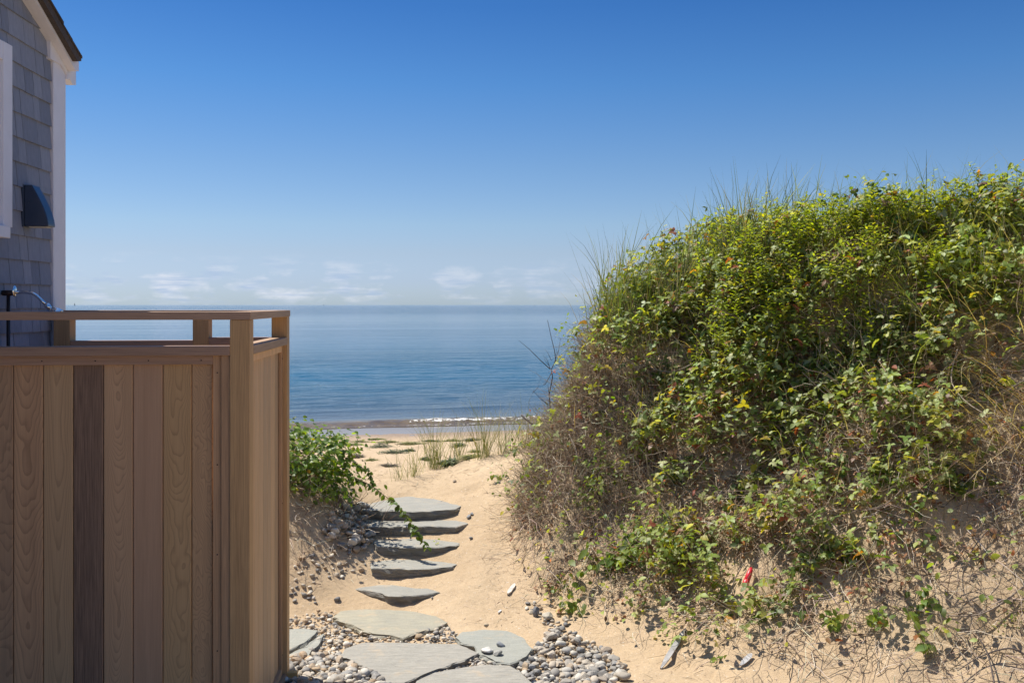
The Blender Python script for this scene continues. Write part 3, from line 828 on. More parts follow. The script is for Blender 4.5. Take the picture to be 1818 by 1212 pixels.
# ------------------------------------------------------------------ stone slabs
def slab(name, pts, ztop, thick, mat, seed, label, cat, jag=.012, zslope=None, group=None):
    R = random.Random(seed)
    # densify outline
    out = []
    n = len(pts)
    for i in range(n):
        a, b = Vector(pts[i]), Vector(pts[(i + 1) % n]); k = max(1, int((b - a).length / .035))
        for j in range(k):
            p = a.lerp(b, j / k)
            nz = mnoise.noise(Vector((p.x * 9, p.y * 9, seed))) + .5 * mnoise.noise(Vector((p.x * 27, p.y * 27, seed)))
            d = (b - a).normalized(); out.append(Vector((p.x + d.y * nz * jag, p.y - d.x * nz * jag)))
    c = sum(out, Vector((0, 0))) / len(out)
    bm = bmesh.new(); rings = []
    L_ = [(-.030, .000), (-.006, -.001), (.0, -.007), (.003, -thick * .35), (-.004, -thick * .7), (-.012, -thick)]
    for li, (ins, dz) in enumerate(L_):
        ring = []
        for q in out:
            r = (q - c); l = r.length
            ch = mnoise.noise(Vector((q.x * 14, q.y * 14, li * 1.7 + seed))) * (.020 if li > 1 else .003)
            p = c + r * ((l + ins + ch) / l)
            wz = .004 * mnoise.noise(Vector((p.x * 5, p.y * 5, seed))) if li < 3 else 0
            ring.append(bm.verts.new((p.x, p.y, ztop + dz + wz)))
        rings.append(ring)
    # top: inner ring fan
    inner = [bm.verts.new((c.x + (v.co.x - c.x) * .5, c.y + (v.co.y - c.y) * .5, ztop + .004 * mnoise.noise(Vector((v.co.x * 4, v.co.y * 4, seed + 3))))) for v in rings[0]]
    N = len(out)
    for i in range(N):
        j = (i + 1) % N
        bm.faces.new((inner[i], inner[j], rings[0][j], rings[0][i]))
        for a, b in zip(rings[:-1], rings[1:]): bm.faces.new((a[i], a[j], b[j], b[i]))
    bm.faces.new(inner[::-1]); bm.faces.new(rings[-1])
    bmesh.ops.recalc_face_normals(bm, faces=bm.faces[:])
    for v in bm.verts: v.co -= Vector((c.x, c.y, ztop - thick))
    o = bm_to(name, bm, mat, None, (c.x, c.y, ztop - thick))
    tag(o, label, cat, group)
    return o
def pxo(lst, z): 
    r = []
    for px, py in lst:
        d = (EYE - z) * F / (py - HY); r.append(((px - CX) / F * d, d))
    return r
z1, z2, z3, z4, z5 = [s[1] for s in STEPS]
SG = "bluestone steps up the sandy path"
slab("stone_step", pxo([(632, 1044), (655, 1049), (690, 1056), (730, 1057), (782, 1050), (760, 1044), (738, 1043), (700, 1037), (672, 1037)], z1), z1, .08, M_STEP, 1,
     "lowest stone step, a thin broken slab nearly buried in sand", "stone step", .014, group=SG)
slab("stone_step", pxo([(656, 1000), (661, 1008), (700, 1009), (760, 1008), (802, 1005), (819, 999), (802, 990), (740, 987), (690, 988), (664, 991)], z2), z2, .10, M_STEP, 2,
     "second stone step up, with leaf shadows across its top", "stone step", .008, group=SG)
slab("stone_step", pxo([(664, 961), (669, 970), (720, 971), (770, 971), (808, 968), (824, 961), (808, 949), (760, 945), (700, 946), (672, 950)], z3), z3, .10, M_STEP, 3,
     "middle stone step, just below the hanging vine tip", "stone step", .008, group=SG)
slab("stone_step", pxo([(645, 925), (651, 935), (700, 935), (750, 933), (808, 935), (831, 929), (818, 916), (790, 911), (720, 911), (658, 914)], z4), z4, .11, M_STEP, 4,
     "fourth stone step up, wide grey slab with a chipped dark face", "stone step", .010, group=SG)
slab("stone_step", pxo([(634, 893), (643, 905), (710, 907), (770, 906), (810, 903), (827, 894), (802, 883), (745, 877), (690, 877), (642, 881)], z5), z5, .11, M_STEP, 5,
     "topmost and widest stone step, its left end shaded by the shrub", "stone step", .010, group=SG)
zf = Z0 + .020
FG = "flagstones set in the gravel"
slab("flagstone", pxo([(592, 1094), (603, 1083), (650, 1080), (690, 1081), (740, 1085), (775, 1092), (797, 1104), (770, 1116), (740, 1121), (716, 1132), (700, 1128), (660, 1124), (640, 1116)], zf), zf, .07, M_FLAG_T, 11,
     "tan oval flagstone half dusted with sand, nearest the steps", "flagstone", group=FG)
slab("flagstone", pxo([(604, 1162), (612, 1150), (645, 1139), (700, 1139), (760, 1141), (815, 1142), (851, 1158), (830, 1168), (780, 1186), (745, 1200), (712, 1214), (698, 1214), (655, 1188)], zf), zf, .07, M_FLAG_G, 12,
     "large grey flagstone with long parallel ridges in the middle of the gravel", "flagstone", group=FG)
slab("flagstone", pxo([(807, 1130), (820, 1120), (860, 1116), (900, 1119), (930, 1130), (946, 1150), (935, 1165), (905, 1177), (880, 1173), (855, 1160), (840, 1146), (815, 1138)], zf), zf, .07, M_FLAG_B, 13,
     "smooth green grey flagstone at right with two stones on its edge", "flagstone", group=FG)
slab("flagstone", pxo([(742, 1206), (770, 1192), (830, 1182), (870, 1178), (905, 1180), (925, 1190), (945, 1210), (950, 1230), (900, 1262), (800, 1262), (730, 1225)], zf), zf, .07, M_FLAG_G, 14,
     "rough brownish flagstone cut off by the bottom of the photo", "flagstone", group=FG)
slab("flagstone", pxo([(470, 1116), (540, 1114), (567, 1117), (558, 1128), (540, 1140), (520, 1150), (470, 1172)], zf), zf, .06, M_FLAG_B, 15,
     "grey flagstone piece touching the enclosure post, left of the crack", "flagstone", group=FG)
slab("flagstone", pxo([(575, 1122), (570, 1138), (556, 1152), (548, 1162), (515, 1168), (500, 1166), (524, 1154), (545, 1143), (562, 1130)], zf), zf - .004, .06, M_FLAG_B, 16,
     "narrow broken flagstone sliver right of the crack by the enclosure", "flagstone", group=FG)

# ------------------------------------------------------------------ pebbles
def pebble_mesh(seed, sub=2):
    R = random.Random(seed)
    bm = bmesh.new(); bmesh.ops.create_icosphere(bm, subdivisions=sub, radius=.5)
    sx, sy, sz = R.uniform(.8, 1.25), R.uniform(.65, .95), R.uniform(.45, .72)
    cuts = [(Vector((R.gauss(0, 1), R.gauss(0, 1), R.gauss(0, 1))).normalized(), R.uniform(.24, .42)) for _ in range(R.choice([5, 7, 9, 11]))]
    for v in bm.verts:
        p = v.co.copy()
        for n, d in cuts:
            e_ = p.dot(n) - d
            if e_ > 0: p -= n * e_ * .97
        p += p.normalized() * .05 * mnoise.noise(p * 4 + Vector((seed, 0, 0)))
        v.co = Vector((p.x * sx, p.y * sy, p.z * sz))
    me = bpy.data.meshes.new("pebble"); bm.to_mesh(me); bm.free(); smooth(me, seed % 3 == 0); me.materials.append(M_PEB)
    return me
PM = [pebble_mesh(i) for i in range(14)]
def in_poly(pt, poly):
    x, y = pt; r = False; n = len(poly)
    for i in range(n):
        x1, y1 = poly[i]; x2, y2 = poly[(i + 1) % n]
        if (y1 > y) != (y2 > y) and x < (x2 - x1) * (y - y1) / (y2 - y1) + x1: r = not r
    return r
flag_polys = [[(592, 1094), (603, 1083), (690, 1080), (775, 1092), (797, 1104), (740, 1121), (716, 1132), (640, 1116)],
              [(604, 1162), (612, 1150), (645, 1139), (815, 1142), (851, 1158), (745, 1200), (712, 1214), (698, 1214)],
              [(807, 1130), (820, 1120), (900, 1119), (946, 1150), (905, 1177), (855, 1160)],
              [(742, 1206), (830, 1182), (905, 1180), (945, 1210), (950, 1230), (900, 1262), (800, 1262), (730, 1225)],
              [(470, 1116), (567, 1117), (540, 1140), (470, 1172)], [(575, 1122), (556, 1152), (515, 1168), (500, 1166), (562, 1130)]]
beds = [  # polygon (px), count, size range (m), piled
    ([(505, 1105), (540, 1092), (590, 1085), (640, 1118), (716, 1134), (790, 1112), (845, 1140), (815, 1142), (645, 1138), (600, 1150), (610, 1165), (700, 1214), (560, 1240), (505, 1240)], 900, (.022, .062)),
    ([(560, 1150), (604, 1165), (700, 1216), (640, 1250), (480, 1260), (505, 1180)], 380, (.045, .095)),
    ([(845, 1160), (900, 1178), (940, 1172), (935, 1200), (905, 1180), (740, 1206), (720, 1225), (700, 1222), (745, 1200)], 220, (.025, .055)),
    ([(940, 1165), (950, 1145), (985, 1115), (1010, 1125), (1060, 1145), (1110, 1180), (1115, 1200), (1060, 1230), (960, 1240), (942, 1205), (920, 1185)], 460, (.045, .098)),
    ([(930, 1085), (950, 1075), (985, 1085), (1010, 1110), (990, 1125), (940, 1100)], 30, (.03, .07)),
    ([(598, 905), (625, 895), (650, 905), (648, 940), (662, 962), (640, 985), (600, 975), (575, 950)], 120, (.04, .105)),
    ([(560, 960), (640, 985), (660, 1000), (620, 1030), (520, 1040), (520, 1000)], 45, (.03, .08)),
    ([(515, 1040), (560, 1035), (560, 1062), (515, 1070)], 12, (.04, .08)),
]
PX = []
RP = random.Random(21)
cell = {}
for bi, (poly, cnt, (s0, s1)) in enumerate(beds):
    xs = [p[0] for p in poly]; ys = [p[1] for p in poly]; k = 0; tries = 0
    while k < cnt and tries < cnt * 14:
        tries += 1
        p = (RP.uniform(min(xs), max(xs)), RP.uniform(min(ys), max(ys)))
        if not in_poly(p, poly) or any(in_poly(p, q) for q in flag_polys): continue
        if bi < 5:
            d = (EYE - Z0) * F / (p[1] - HY); X = (p[0] - CX) / F * d; z = None
        else:
            g = G(p[0], p[1], 5.5, 11); X, d = g.x, g.y
        s = .86 * (s0 + (s1 - s0) * RP.random() ** 1.9)
        if X < -1.9: continue
        if bi == 5: s *= 1.25
        lift = 0
        key = (int(X / .06), int(d / .06)); near = 0; ok = True
        for a in (-1, 0, 1):
            for b in (-1, 0, 1):
                for (qx, qy, qs) in cell.get((key[0] + a, key[1] + b), []):
                    dd = math.hypot(qx - X, qy - d)
                    if dd < (qs + s) * .36: ok = False
                    elif dd < (qs + s) * .45: near += 1
        if not ok:
            if RP.random() > .22: continue
            lift = .35
        cell.setdefault(key, []).append((X, d, s)); k += 1
        PX.append((s, X, d, lift, bi))
X_ = np.array([p[1] for p in PX]); Y_ = np.array([p[2] for p in PX]); Zp = H(X_, Y_)
recs = [(p[0] * F / p[2], i) for i, p in enumerate(PX)]
recs.sort(reverse=True)
bed1 = bpy.data.objects.new("gravel_bed", None); COL.objects.link(bed1); bed1.location = (-.9, 5.8, Z0)
tag(bed1, "bed of rounded beach pebbles around the flagstones", kind="structure")
INVP = Matrix.Translation(-bed1.location)
left = []
for rank, (sz, i) in enumerate(recs):
    s, X, Y, lift, bi = PX[i]
    me = PM[i % len(PM)]
    rot = (RP.uniform(-.35, .35), RP.uniform(-.35, .35), RP.uniform(0, 6.28)); zz = Zp[i] + s * ((.16 if bi >= 4 else .03) + lift)
    if rank < 300:
        o = bpy.data.objects.new("pebble", me); COL.objects.link(o); o.parent = bed1
        o.location = Vector((X, Y, zz)) - bed1.location; o.rotation_euler = rot; o.scale = (s,) * 3
    else: left.append((me, X, Y, zz, s, rot))
# the smaller ones joined, in five colours of stone
PV, PF, PC = [], [], []; base = 0
pal = [(.28, .26, .23), (.42, .36, .28), (.19, .185, .18), (.48, .42, .33), (.38, .28, .18), (.56, .51, .43)]
cacheV = {}
for me in PM:
    v = np.empty(len(me.vertices) * 3); me.vertices.foreach_get("co", v); f = np.array([list(p.vertices) for p in me.polygons]); cacheV[me.name] = (v.reshape(-1, 3), f)
# extra fine gravel between
for _ in range(2600):
    poly = beds[RP.choice([0, 0, 0, 1, 2, 3, 5])][0]
    xs = [p[0] for p in poly]; ys = [p[1] for p in poly]
    p = (RP.uniform(min(xs) - 12, max(xs) + 12), RP.uniform(min(ys) - 10, max(ys) + 6))
    if not in_poly(p, poly) or any(in_poly(p, q) for q in flag_polys): continue
    if poly is beds[5][0]: continue
    d = (EYE - Z0) * F / (p[1] - HY); X = (p[0] - CX) / F * d
    left.append((RP.choice(PM), X, d, Z0 + .003, RP.uniform(.010, .024), (0, 0, RP.uniform(0, 6))))
for me, X, Y, zz, s, rot in left:
    v, f = cacheV[me.name]
    from mathutils import Euler
    R = np.array(Euler(rot).to_matrix())
    PV.append((v * s) @ R.T + np.array([X, Y, zz])); PF.append(f + base); base += len(v)
    PC.append(np.tile(np.array(RP.choice(pal)) * RP.uniform(.8, 1.15), (len(v), 1)))
M_PEB2 = mat_col("small_pebble", .75, 0, spec=.3)
sg = mesh_np("small_pebbles", np.vstack(PV) - np.array(bed1.location), np.vstack(PF), M_PEB2, bed1, np.vstack(PC), False)
tag(sg, kind="stuff")
# loose stones, each a thing of its own
def loose(px, py, s, mi, label, zoff=.25, col=None, on=None, scale=(1, 1, 1), name="stone"):
    g = G(px, py); z = hz(g.x, g.y) if on is None else on
    me = PM[mi].copy() if col else PM[mi]
    if col:
        me.materials.clear(); me.materials.append(mat_plain("stone_" + label.split()[0], col, .75, var=.25, scale=3))
    o = bpy.data.objects.new(name, me); COL.objects.link(o)
    o.location = (g.x, g.y, z + s * zoff); o.scale = (s * scale[0], s * scale[1], s * scale[2]); o.rotation_euler = (.1, .15, px * .7)
    tag(o, label, "stone"); return o
loose(863, 1120, .055, 3, "small tan stone on the back edge of the green grey flagstone", .2, (.42, .33, .22), zf)
loose(888, 1160, .060, 6, "pointed blue grey stone lying on the green grey flagstone", .2, (.24, .25, .26), zf)
loose(865, 1171, .080, 2, "whitish stone at the near edge of the green grey flagstone", .2, (.5, .48, .44), zf)
loose(884, 1176, .070, 8, "grey stone wedged between two flagstones near the bottom", .2, (.30, .29, .26), zf)
loose(598, 1068, .055, 5, "dark stone alone on sand beyond the tan flagstone", .2, (.17, .165, .16))
loose(728, 1066, .065, 9, "reddish brown stone on sand just below the lowest step", .1, (.36, .24, .17))
loose(767, 1063, .040, 1, "thin pale stone on sand right of the lowest step", .2, (.45, .44, .42), scale=(.4, 1.2, .5))
loose(630, 960, .075, 4, "round grey stone at the left end of the middle step", .25, (.33, .31, .28))
loose(660, 952, .09, 7, "flat pale stone leaning at the left end of the middle step", .25, (.42, .37, .30))
loose(560, 1072, .030, 0, "tiny dark stone on sand near the enclosure post", .2, (.15, .15, .15))
loose(832, 921, .055, 10, "grey stone right of the fourth step", .2, (.25, .25, .25))
loose(838, 915, .045, 11, "smaller grey stone behind another right of the fourth step", .2, (.3, .3, .3))
loose(836, 958, .040, 12, "dark flat stone right of the middle step", .2, (.2, .2, .2))
loose(807, 857, .045, 13, "brown stone on the crest sand behind the steps", .2, (.26, .2, .14))
loose(952, 1094, .085, 5, "tall dark pointed stone at the foot of the bluff", .3, (.16, .16, .165), scale=(.6, .8, 1.6))
loose(972, 1100, .085, 2, "round grey brown stone at the foot of the bluff", .3, (.36, .32, .25), scale=(1, 1, 1.4))

# ------------------------------------------------------------------ plant builders (vectorised)
LV = np.array([[0, 0, 0], [-.26, .20, .05], [-.34, .50, .06], [-.18, .80, .01], [0, 1, -.07], [.18, .80, .01], [.34, .50, .06], [.26, .20, .05], [0, .30, 0], [0, .65, -.01]])
LF3 = np.array([[0, 8, 1], [0, 7, 8], [3, 9, 4], [9, 5, 4]]); LF4 = np.array([[8, 9, 2, 1], [8, 7, 6, 9], [9, 6, 5, 5]])
LF3 = np.array([[0, 8, 1], [8, 9, 2], [8, 2, 1], [2, 9, 3], [3, 9, 4], [0, 7, 8], [8, 6, 9], [8, 7, 6], [6, 5, 9], [9, 5, 4]])
LN = np.array([[0, 0, 0], [-.13, .35, .03], [0, 1, -.12], [.13, .35, .03], [0, .4, 0], [-.11, .7, 0], [.11, .7, 0]])
LNF = np.array([[0, 4, 1], [1, 4, 5], [5, 4, 2], [0, 3, 4], [3, 6, 4], [6, 2, 4]])
def basis(Nv, Dv):
    """columns: side, direction, normal"""
    Nv = Nv / (np.linalg.norm(Nv, axis=1, keepdims=True) + 1e-9)
    Dv = Dv - (Dv * Nv).sum(1, keepdims=True) * Nv
    Dv = Dv / (np.linalg.norm(Dv, axis=1, keepdims=True) + 1e-9)
    return np.cross(Dv, Nv), Dv, Nv
def leaves(P, Nv, Dv, size, C, tmpl=LV, tf=LF3, wid=1.0, curl=None):
    S_, D_, N_ = basis(Nv, Dv)
    n = len(P); T = tmpl[None].repeat(n, 0).copy()
    if curl is not None: T[..., 2] -= curl[:, None] * T[..., 1] ** 2
    T = T * size[:, None, None]
    V = P[:, None] + T[..., 0:1] * wid * S_[:, None] + T[..., 1:2] * D_[:, None] + T[..., 2:3] * N_[:, None]
    k = tmpl.shape[0]
    Fc = (tf[None] + (np.arange(n) * k)[:, None, None]).reshape(-1, 3)
    return V.reshape(-1, 3), Fc, np.repeat(C, k, axis=0)
class Acc:
    def __init__(s): s.V, s.F, s.C, s.n = [], [], [], 0
    def add(s, v, f, c):
        s.V.append(v); s.F.append(f + s.n); s.C.append(c); s.n += len(v)
    def build(s, name, mat, parent=None, shade=False, loc=(0, 0, 0)):
        V = np.vstack(s.V) - np.array(loc)
        F3 = [f for f in s.F if f.shape[1] == 3]; F4 = [f for f in s.F if f.shape[1] == 4]
        fs = ([np.vstack(F3)] if F3 else []) + ([np.vstack(F4)] if F4 else [])
        return mesh_np(name, V, fs, mat, parent, np.vstack(s.C), shade, None)
def twigs(P0, D0, length, rad, C, k=5, wob=.25, droop=0.0, ns=3, rng=RNG):
    n = len(P0); pts = [P0]; d = D0 / (np.linalg.norm(D0, axis=1, keepdims=True) + 1e-9)
    for i in range(k - 1):
        d = d + rng.normal(0, wob, (n, 3)); d[:, 2] -= droop
        d /= np.linalg.norm(d, axis=1, keepdims=True)
        pts.append(pts[-1] + d * (length / (k - 1))[:, None])
    P = np.stack(pts, 1); R = rad[:, None] * np.linspace(1, .35, k)[None]
    V, Q = tubes_np(P, R, ns)
    return V, Q, np.repeat(C, k * ns, axis=0), P
def blades(P0, D0, length, width, C, bend, k=6, rng=RNG):
    """grass blades: flat tapering ribbons that bend outwards"""
    n = len(P0); d = D0 / np.linalg.norm(D0, axis=1, keepdims=True); pts = [P0]
    side = rng.normal(0, 1, (n, 3)); side[:, 2] = 0
    bd = d.copy(); bd[:, 2] = 0; bd += rng.normal(0, .3, (n, 3)); bd[:, 2] = 0; bd /= np.linalg.norm(bd, axis=1, keepdims=True) + 1e-9
    for i in range(k - 1):
        d = d + (bd * .8 - np.array([0, 0, 1]) * .6) * (bend * (i + 1) / k)[:, None] * .5
        d /= np.linalg.norm(d, axis=1, keepdims=True)
        pts.append(pts[-1] + d * (length / (k - 1))[:, None])
    P = np.stack(pts, 1)
    side /= np.linalg.norm(side, axis=1, keepdims=True) + 1e-9
    w = width[:, None] * np.array([.7, 1, .9, .7, .45, .08])[None, :k]
    A_ = P - side[:, None] * w[..., None] * .5; B_ = P + side[:, None] * w[..., None] * .5
    V = np.stack([A_, B_], 2).reshape(-1, 3)
    idx = np.arange(n * k * 2).reshape(n, k, 2)
    Q = np.stack([idx[:, :-1, 0], idx[:, :-1, 1], idx[:, 1:, 1], idx[:, 1:, 0]], -1).reshape(-1, 4)
    return V, Q, np.repeat(C, k * 2, axis=0)
def pick(palette, weights, n, rng=RNG, jit=.18):
    c = np.array(palette)[rng.choice(len(palette), n, p=np.array(weights) / sum(weights))]
    return np.clip(c * (1 + rng.normal(0, jit, (n, 1))) * (1 + rng.normal(0, .05, (n, 3))), .004, .9)

# ------------------------------------------------------------------ bluff vegetation
def sample_bluff(n, x0=-.35, x1=4.9, y0=3.6, y1=9.8):
    """points spread evenly over the slope's surface"""
    out = []
    while sum(len(o) for o in out) < n:
        x = RNG.uniform(x0, x1, 60000); y = RNG.uniform(y0, y1, 60000)
        m = inside(x, y); x, y = x[m], y[m]
        nn = Hn(x, y); keep = RNG.random(len(x)) < np.clip(1 / nn[:, 2], 1, 3.2) / 3.2
        x, y, nn = x[keep], y[keep], nn[keep]
        z = H(x, y); out.append(np.c_[x, y, z, nn])
    o = np.vstack(out)[:n]; return o[:, :3], o[:, 3:]
SP, SN = sample_bluff(80000)
ppx, ppy = proj(SP[:, 0], SP[:, 1], SP[:, 2])
def pick_sites(dens):
    """dens: probability 0..1 per candidate"""
    m = (RNG.random(len(SP)) < dens) & ~((np.abs(ppx - 1330) < 42) & (ppy > 985) & (ppy < 1075))
    return SP[m], SN[m], ppx[m], ppy[m]
clump = fbm(SP[:, 0] * 3.0, (SP[:, 1] + SP[:, 2]) * 3.0, 3, 2)
clump2 = fbm(SP[:, 0] * 6.0 + 3, (SP[:, 1] * .7 + SP[:, 2]) * 6.0, 3, 5)
rel = SP[:, 2]                                      # height on the bluff
# how leafy the slope is: dense above, thinning to bare sand below; brown twigs along the west edge
lower = np.interp(ppx, [880, 1000, 1150, 1300, 1450, 1600, 1700, 1818], [760, 930, 1040, 1060, 1060, 990, 880, 680])
leafy = 1 - sstep(-60, 110, ppy - lower - 110 * clump2)
west = sstep(1065, 1200, ppx + 60 * clump2 + .14 * np.clip(600 - ppy, -300, 200))
straw = sstep(1640, 1760, ppx + 50 * clump) * sstep(500, 640, ppy)
leafd = leafy * (.12 + .88 * west) * (1 - .85 * straw)
fade = sstep(640, 860, ppy)                          # lower down the leaves stand in separate clumps
cl = fbm(SP[:, 0] * 4.2 + 9, (SP[:, 1] * .8 + SP[:, 2]) * 4.2, 3, 7)
leafd = leafd * (1 - fade + fade * (.10 + .90 * sstep(.02, .22, cl)))
leafd = np.where(clump2 < -.22, leafd * .35, leafd)
topness = 1 - sstep(430, 560, ppy + 110 * clump - np.interp(ppx, [1100, 1400, 1818], [-40, 10, 20]))

ivyL = Acc(); ivyT = Acc()
def emit_leaf_sites(P, N, n_leaf, thick, pal, wts, s0, s1, acc, upb=.9, tmpl=LV, tf=LF3, wid=1.0, tri=False):
    n = len(P)
    for j in range(n_leaf):
        if tri and j % 3:          # side leaflets of the same compound leaf
            dv2 = dv * -.25 + np.cross(nv / np.linalg.norm(nv, axis=1, keepdims=True), dv) * (1 if j % 3 == 1 else -1)
            acc.add(*leaves(Q_, nv + RNG.normal(0, .22, (n, 3)), dv2, sz * .85, cc * (1 + RNG.normal(0, .08, (n, 1))), tmpl, tf, wid, RNG.uniform(.0, .35, n)))
            continue
        off = RNG.random(n) ** .6 * thick * (.45 + 1.3 * sstep(-.25, .35, fbm(P[:, 0] * 2.6 + 2, (P[:, 1] + P[:, 2]) * 2.6, 3, 3)))
        Q_ = P + N * off[:, None] * .55 + np.array([0, 0, 1]) * off[:, None] * .5 + RNG.normal(0, .035, (n, 3))
        nv = N * .22 + np.array(SV) * .62 * upb + np.array([0, -.18, .25]) + RNG.normal(0, .42, (n, 3))
        dv = RNG.normal(0, 1, (n, 3)) + N * .4 - np.array([0, 0, .5])
        sz = RNG.uniform(s0, s1, n); cc = pick(pal, wts, n)
        if tri: dv /= np.linalg.norm(dv, axis=1, keepdims=True)
        acc.add(*leaves(Q_, nv, dv, sz, cc, tmpl, tf, wid, RNG.uniform(-.05, .3, n)))
GREY_G = [(.215, .280, .068), (.30, .365, .11), (.105, .15, .030), (.37, .41, .20), (.38, .38, .05), (.30, .09, .05), (.42, .22, .03), (.40, .36, .04), (.20, .11, .06)]
GW = [30, 28, 24, 15, 9, 2.6, 1.6, 3.0, 6]
P, N, a, b = pick_sites(leafd * .58)
emit_leaf_sites(P, N, 3, .26, GREY_G, GW, .022, .060, ivyL, tri=True)
P, N, a, b = pick_sites(leafd * np.clip(.5 + clump * 1.2, 0, 1) * .36)
emit_leaf_sites(P, N, 3, .28, GREY_G, GW, .030, .062, ivyL, tri=True)
ivy = empty("vine_thicket", (1.5, 6.6, 1.0))
tag(ivy, "grey green vine thicket covering the face of the dune bluff", "vines")
tag(ivyL.build("foliage", M_LEAF, ivy, loc=(1.5, 6.6, 1.0)), kind="stuff")
# the largest leaves, low on the slope, are leaves of their own
P, N, a, b = pick_sites(leafd * .05 * sstep(620, 760, ppy) * (1 - sstep(1010, 1080, ppy)))
o_i = RNG.permutation(len(P))[:300]; P, N = P[o_i], N[o_i]
for j in range(len(P)):
    v, f, c = leaves((P + N * .13)[j:j + 1] + RNG.normal(0, .03, (1, 3)), N[j:j + 1] * .3 + np.array(SV) * .6 + RNG.normal(0, .35, (1, 3)), RNG.normal(0, 1, (1, 3)) - np.array([0, 0, .5]),
                     RNG.uniform(.050, .068, 1), pick(GREY_G, GW, 1), LV, LF3, 1.1, RNG.uniform(0, .35, 1))
    p0 = v[0].copy(); o = mesh_np("leaf", v - p0, f, M_LEAF, ivy, c); o.location = Vector(p0) - ivy.location

# thin bright leaves of low plants mixed in, and brown leaf litter
fl = Acc()
P, N, a, b = pick_sites(sstep(-.05, .35, clump) * leafy * .16)
emit_leaf_sites(P, N, 3, .30, [(.16, .22, .03), (.22, .27, .035), (.10, .17, .03)], [4, 3, 3], .022, .048, fl)
low = (1 - sstep(700, 760, 1400 - ppy)) 
P, N, a, b = pick_sites(.06 * sstep(560, 700, ppy) * (1 - sstep(1060, 1200, ppy)))
emit_leaf_sites(P, N, 1, .10, GREY_G, GW, .028, .055, fl)
o = fl.build("low_leafy_plants", M_LEAFY); tag(o, "bright yellow green leaves of low plants scattered over the bluff", "plants", kind="stuff")
lt = Acc()
litter_d = .45 * sstep(520, 720, ppy) * (1 - sstep(960, 1120, ppy - 60 * clump)) * np.clip(.6 + clump2 * 1.6, 0, 1) * (1 - .85 * sstep(1560, 1700, ppx) * sstep(740, 820, ppy)) * (.35 + .65 * west)
P, N, a, b = pick_sites(litter_d)
n = len(P)
for j in range(2):
    lt.add(*leaves(P + N * RNG.uniform(.0, .06, n)[:, None] + RNG.normal(0, .02, (n, 3)), N + RNG.normal(0, .6, (n, 3)), RNG.normal(0, 1, (n, 3)), RNG.uniform(.015, .040, n),
               pick([(.24, .12, .055), (.32, .17, .08), (.16, .09, .05), (.38, .24, .13), (.42, .14, .04)], [5, 4, 4, 3, .7], n), LV, LF3, .9, RNG.uniform(0, .8, n)))
o = lt.build("leaf_litter", mat_col("dead_leaf", .8, .15, (1.3, 1, .6))); tag(o, "curled brown dead leaves lying among the twigs on the bluff", "dead leaves", kind="stuff")

# dead twigs and roots
TW = [(.44, .35, .255), (.58, .485, .37), (.31, .225, .15), (.68, .60, .48), (.15, .105, .07)]
TWW = [4, 3, 3, 1.2, 2]
tw = Acc()
tdens = .13 + .44 * (1 - west) * (1 - sstep(1020, 1120, ppy)) + .55 * sstep(620, 760, ppy) * (1 - sstep(1080, 1290, ppy - 120 * clump)) + .2 * straw
tdens = tdens * (1 - .55 * sstep(1480, 1640, ppx) * sstep(820, 900, ppy)) * (1 - .40 * (1 - west) * sstep(760, 880, ppy))
tdens = tdens * np.clip(.75 + 1.4 * clump2, .1, 1.3)
tdens = tdens * (1 - .15 * sstep(880, 980, ppy))
tdens = np.where(SP[:, 2] < .02, tdens * .25, tdens)
P, N, a, b = pick_sites(np.clip(tdens, 0, 1) * .95)
n = len(P)
D = RNG.normal(0, 1, (n, 3)) + N * .25; D = D - (D * N).sum(1, keepdims=True) * N * .75 - np.array([0, 0, .35])
v, q, c, _p = twigs(P + N * RNG.uniform(0, .05, n)[:, None], D, RNG.gamma(3, .075, n) + .05, RNG.uniform(.0012, .0032, n), pick(TW, TWW, n), 6, .32, .05)
tw.add(v, q, c)
# upright stems inside the leaf mass
P, N, a, b = pick_sites(leafd * .18); n = len(P)
D = N * .6 + np.array([0, 0, .8]) + RNG.normal(0, .35, (n, 3))
v, q, c, _p = twigs(P, D, RNG.uniform(.15, .45, n), RNG.uniform(.0012, .0028, n), pick(TW, TWW, n), 5, .16, .03); tw.add(v, q, c)
# bristling dry twigs at the west edge
P, N, a, b = pick_sites((1 - west) * (1 - sstep(880, 960, ppy)) * .42); n = len(P)
D = N * .55 + np.array([-.1, 0, .65]) + RNG.normal(0, .45, (n, 3))
v, q, c, _p = twigs(P, D, RNG.uniform(.10, .40, n), RNG.uniform(.0013, .0034, n), pick([(.36, .275, .19), (.50, .40, .28), (.24, .17, .11), (.60, .50, .37)], [4, 3, 3, 2], n), 5, .2, .02); tw.add(v, q, c)
o = tw.build("dead_twigs", M_TWIG); tag(o, "tangle of grey brown dead twigs and roots over the bluff", "twigs", kind="stuff")

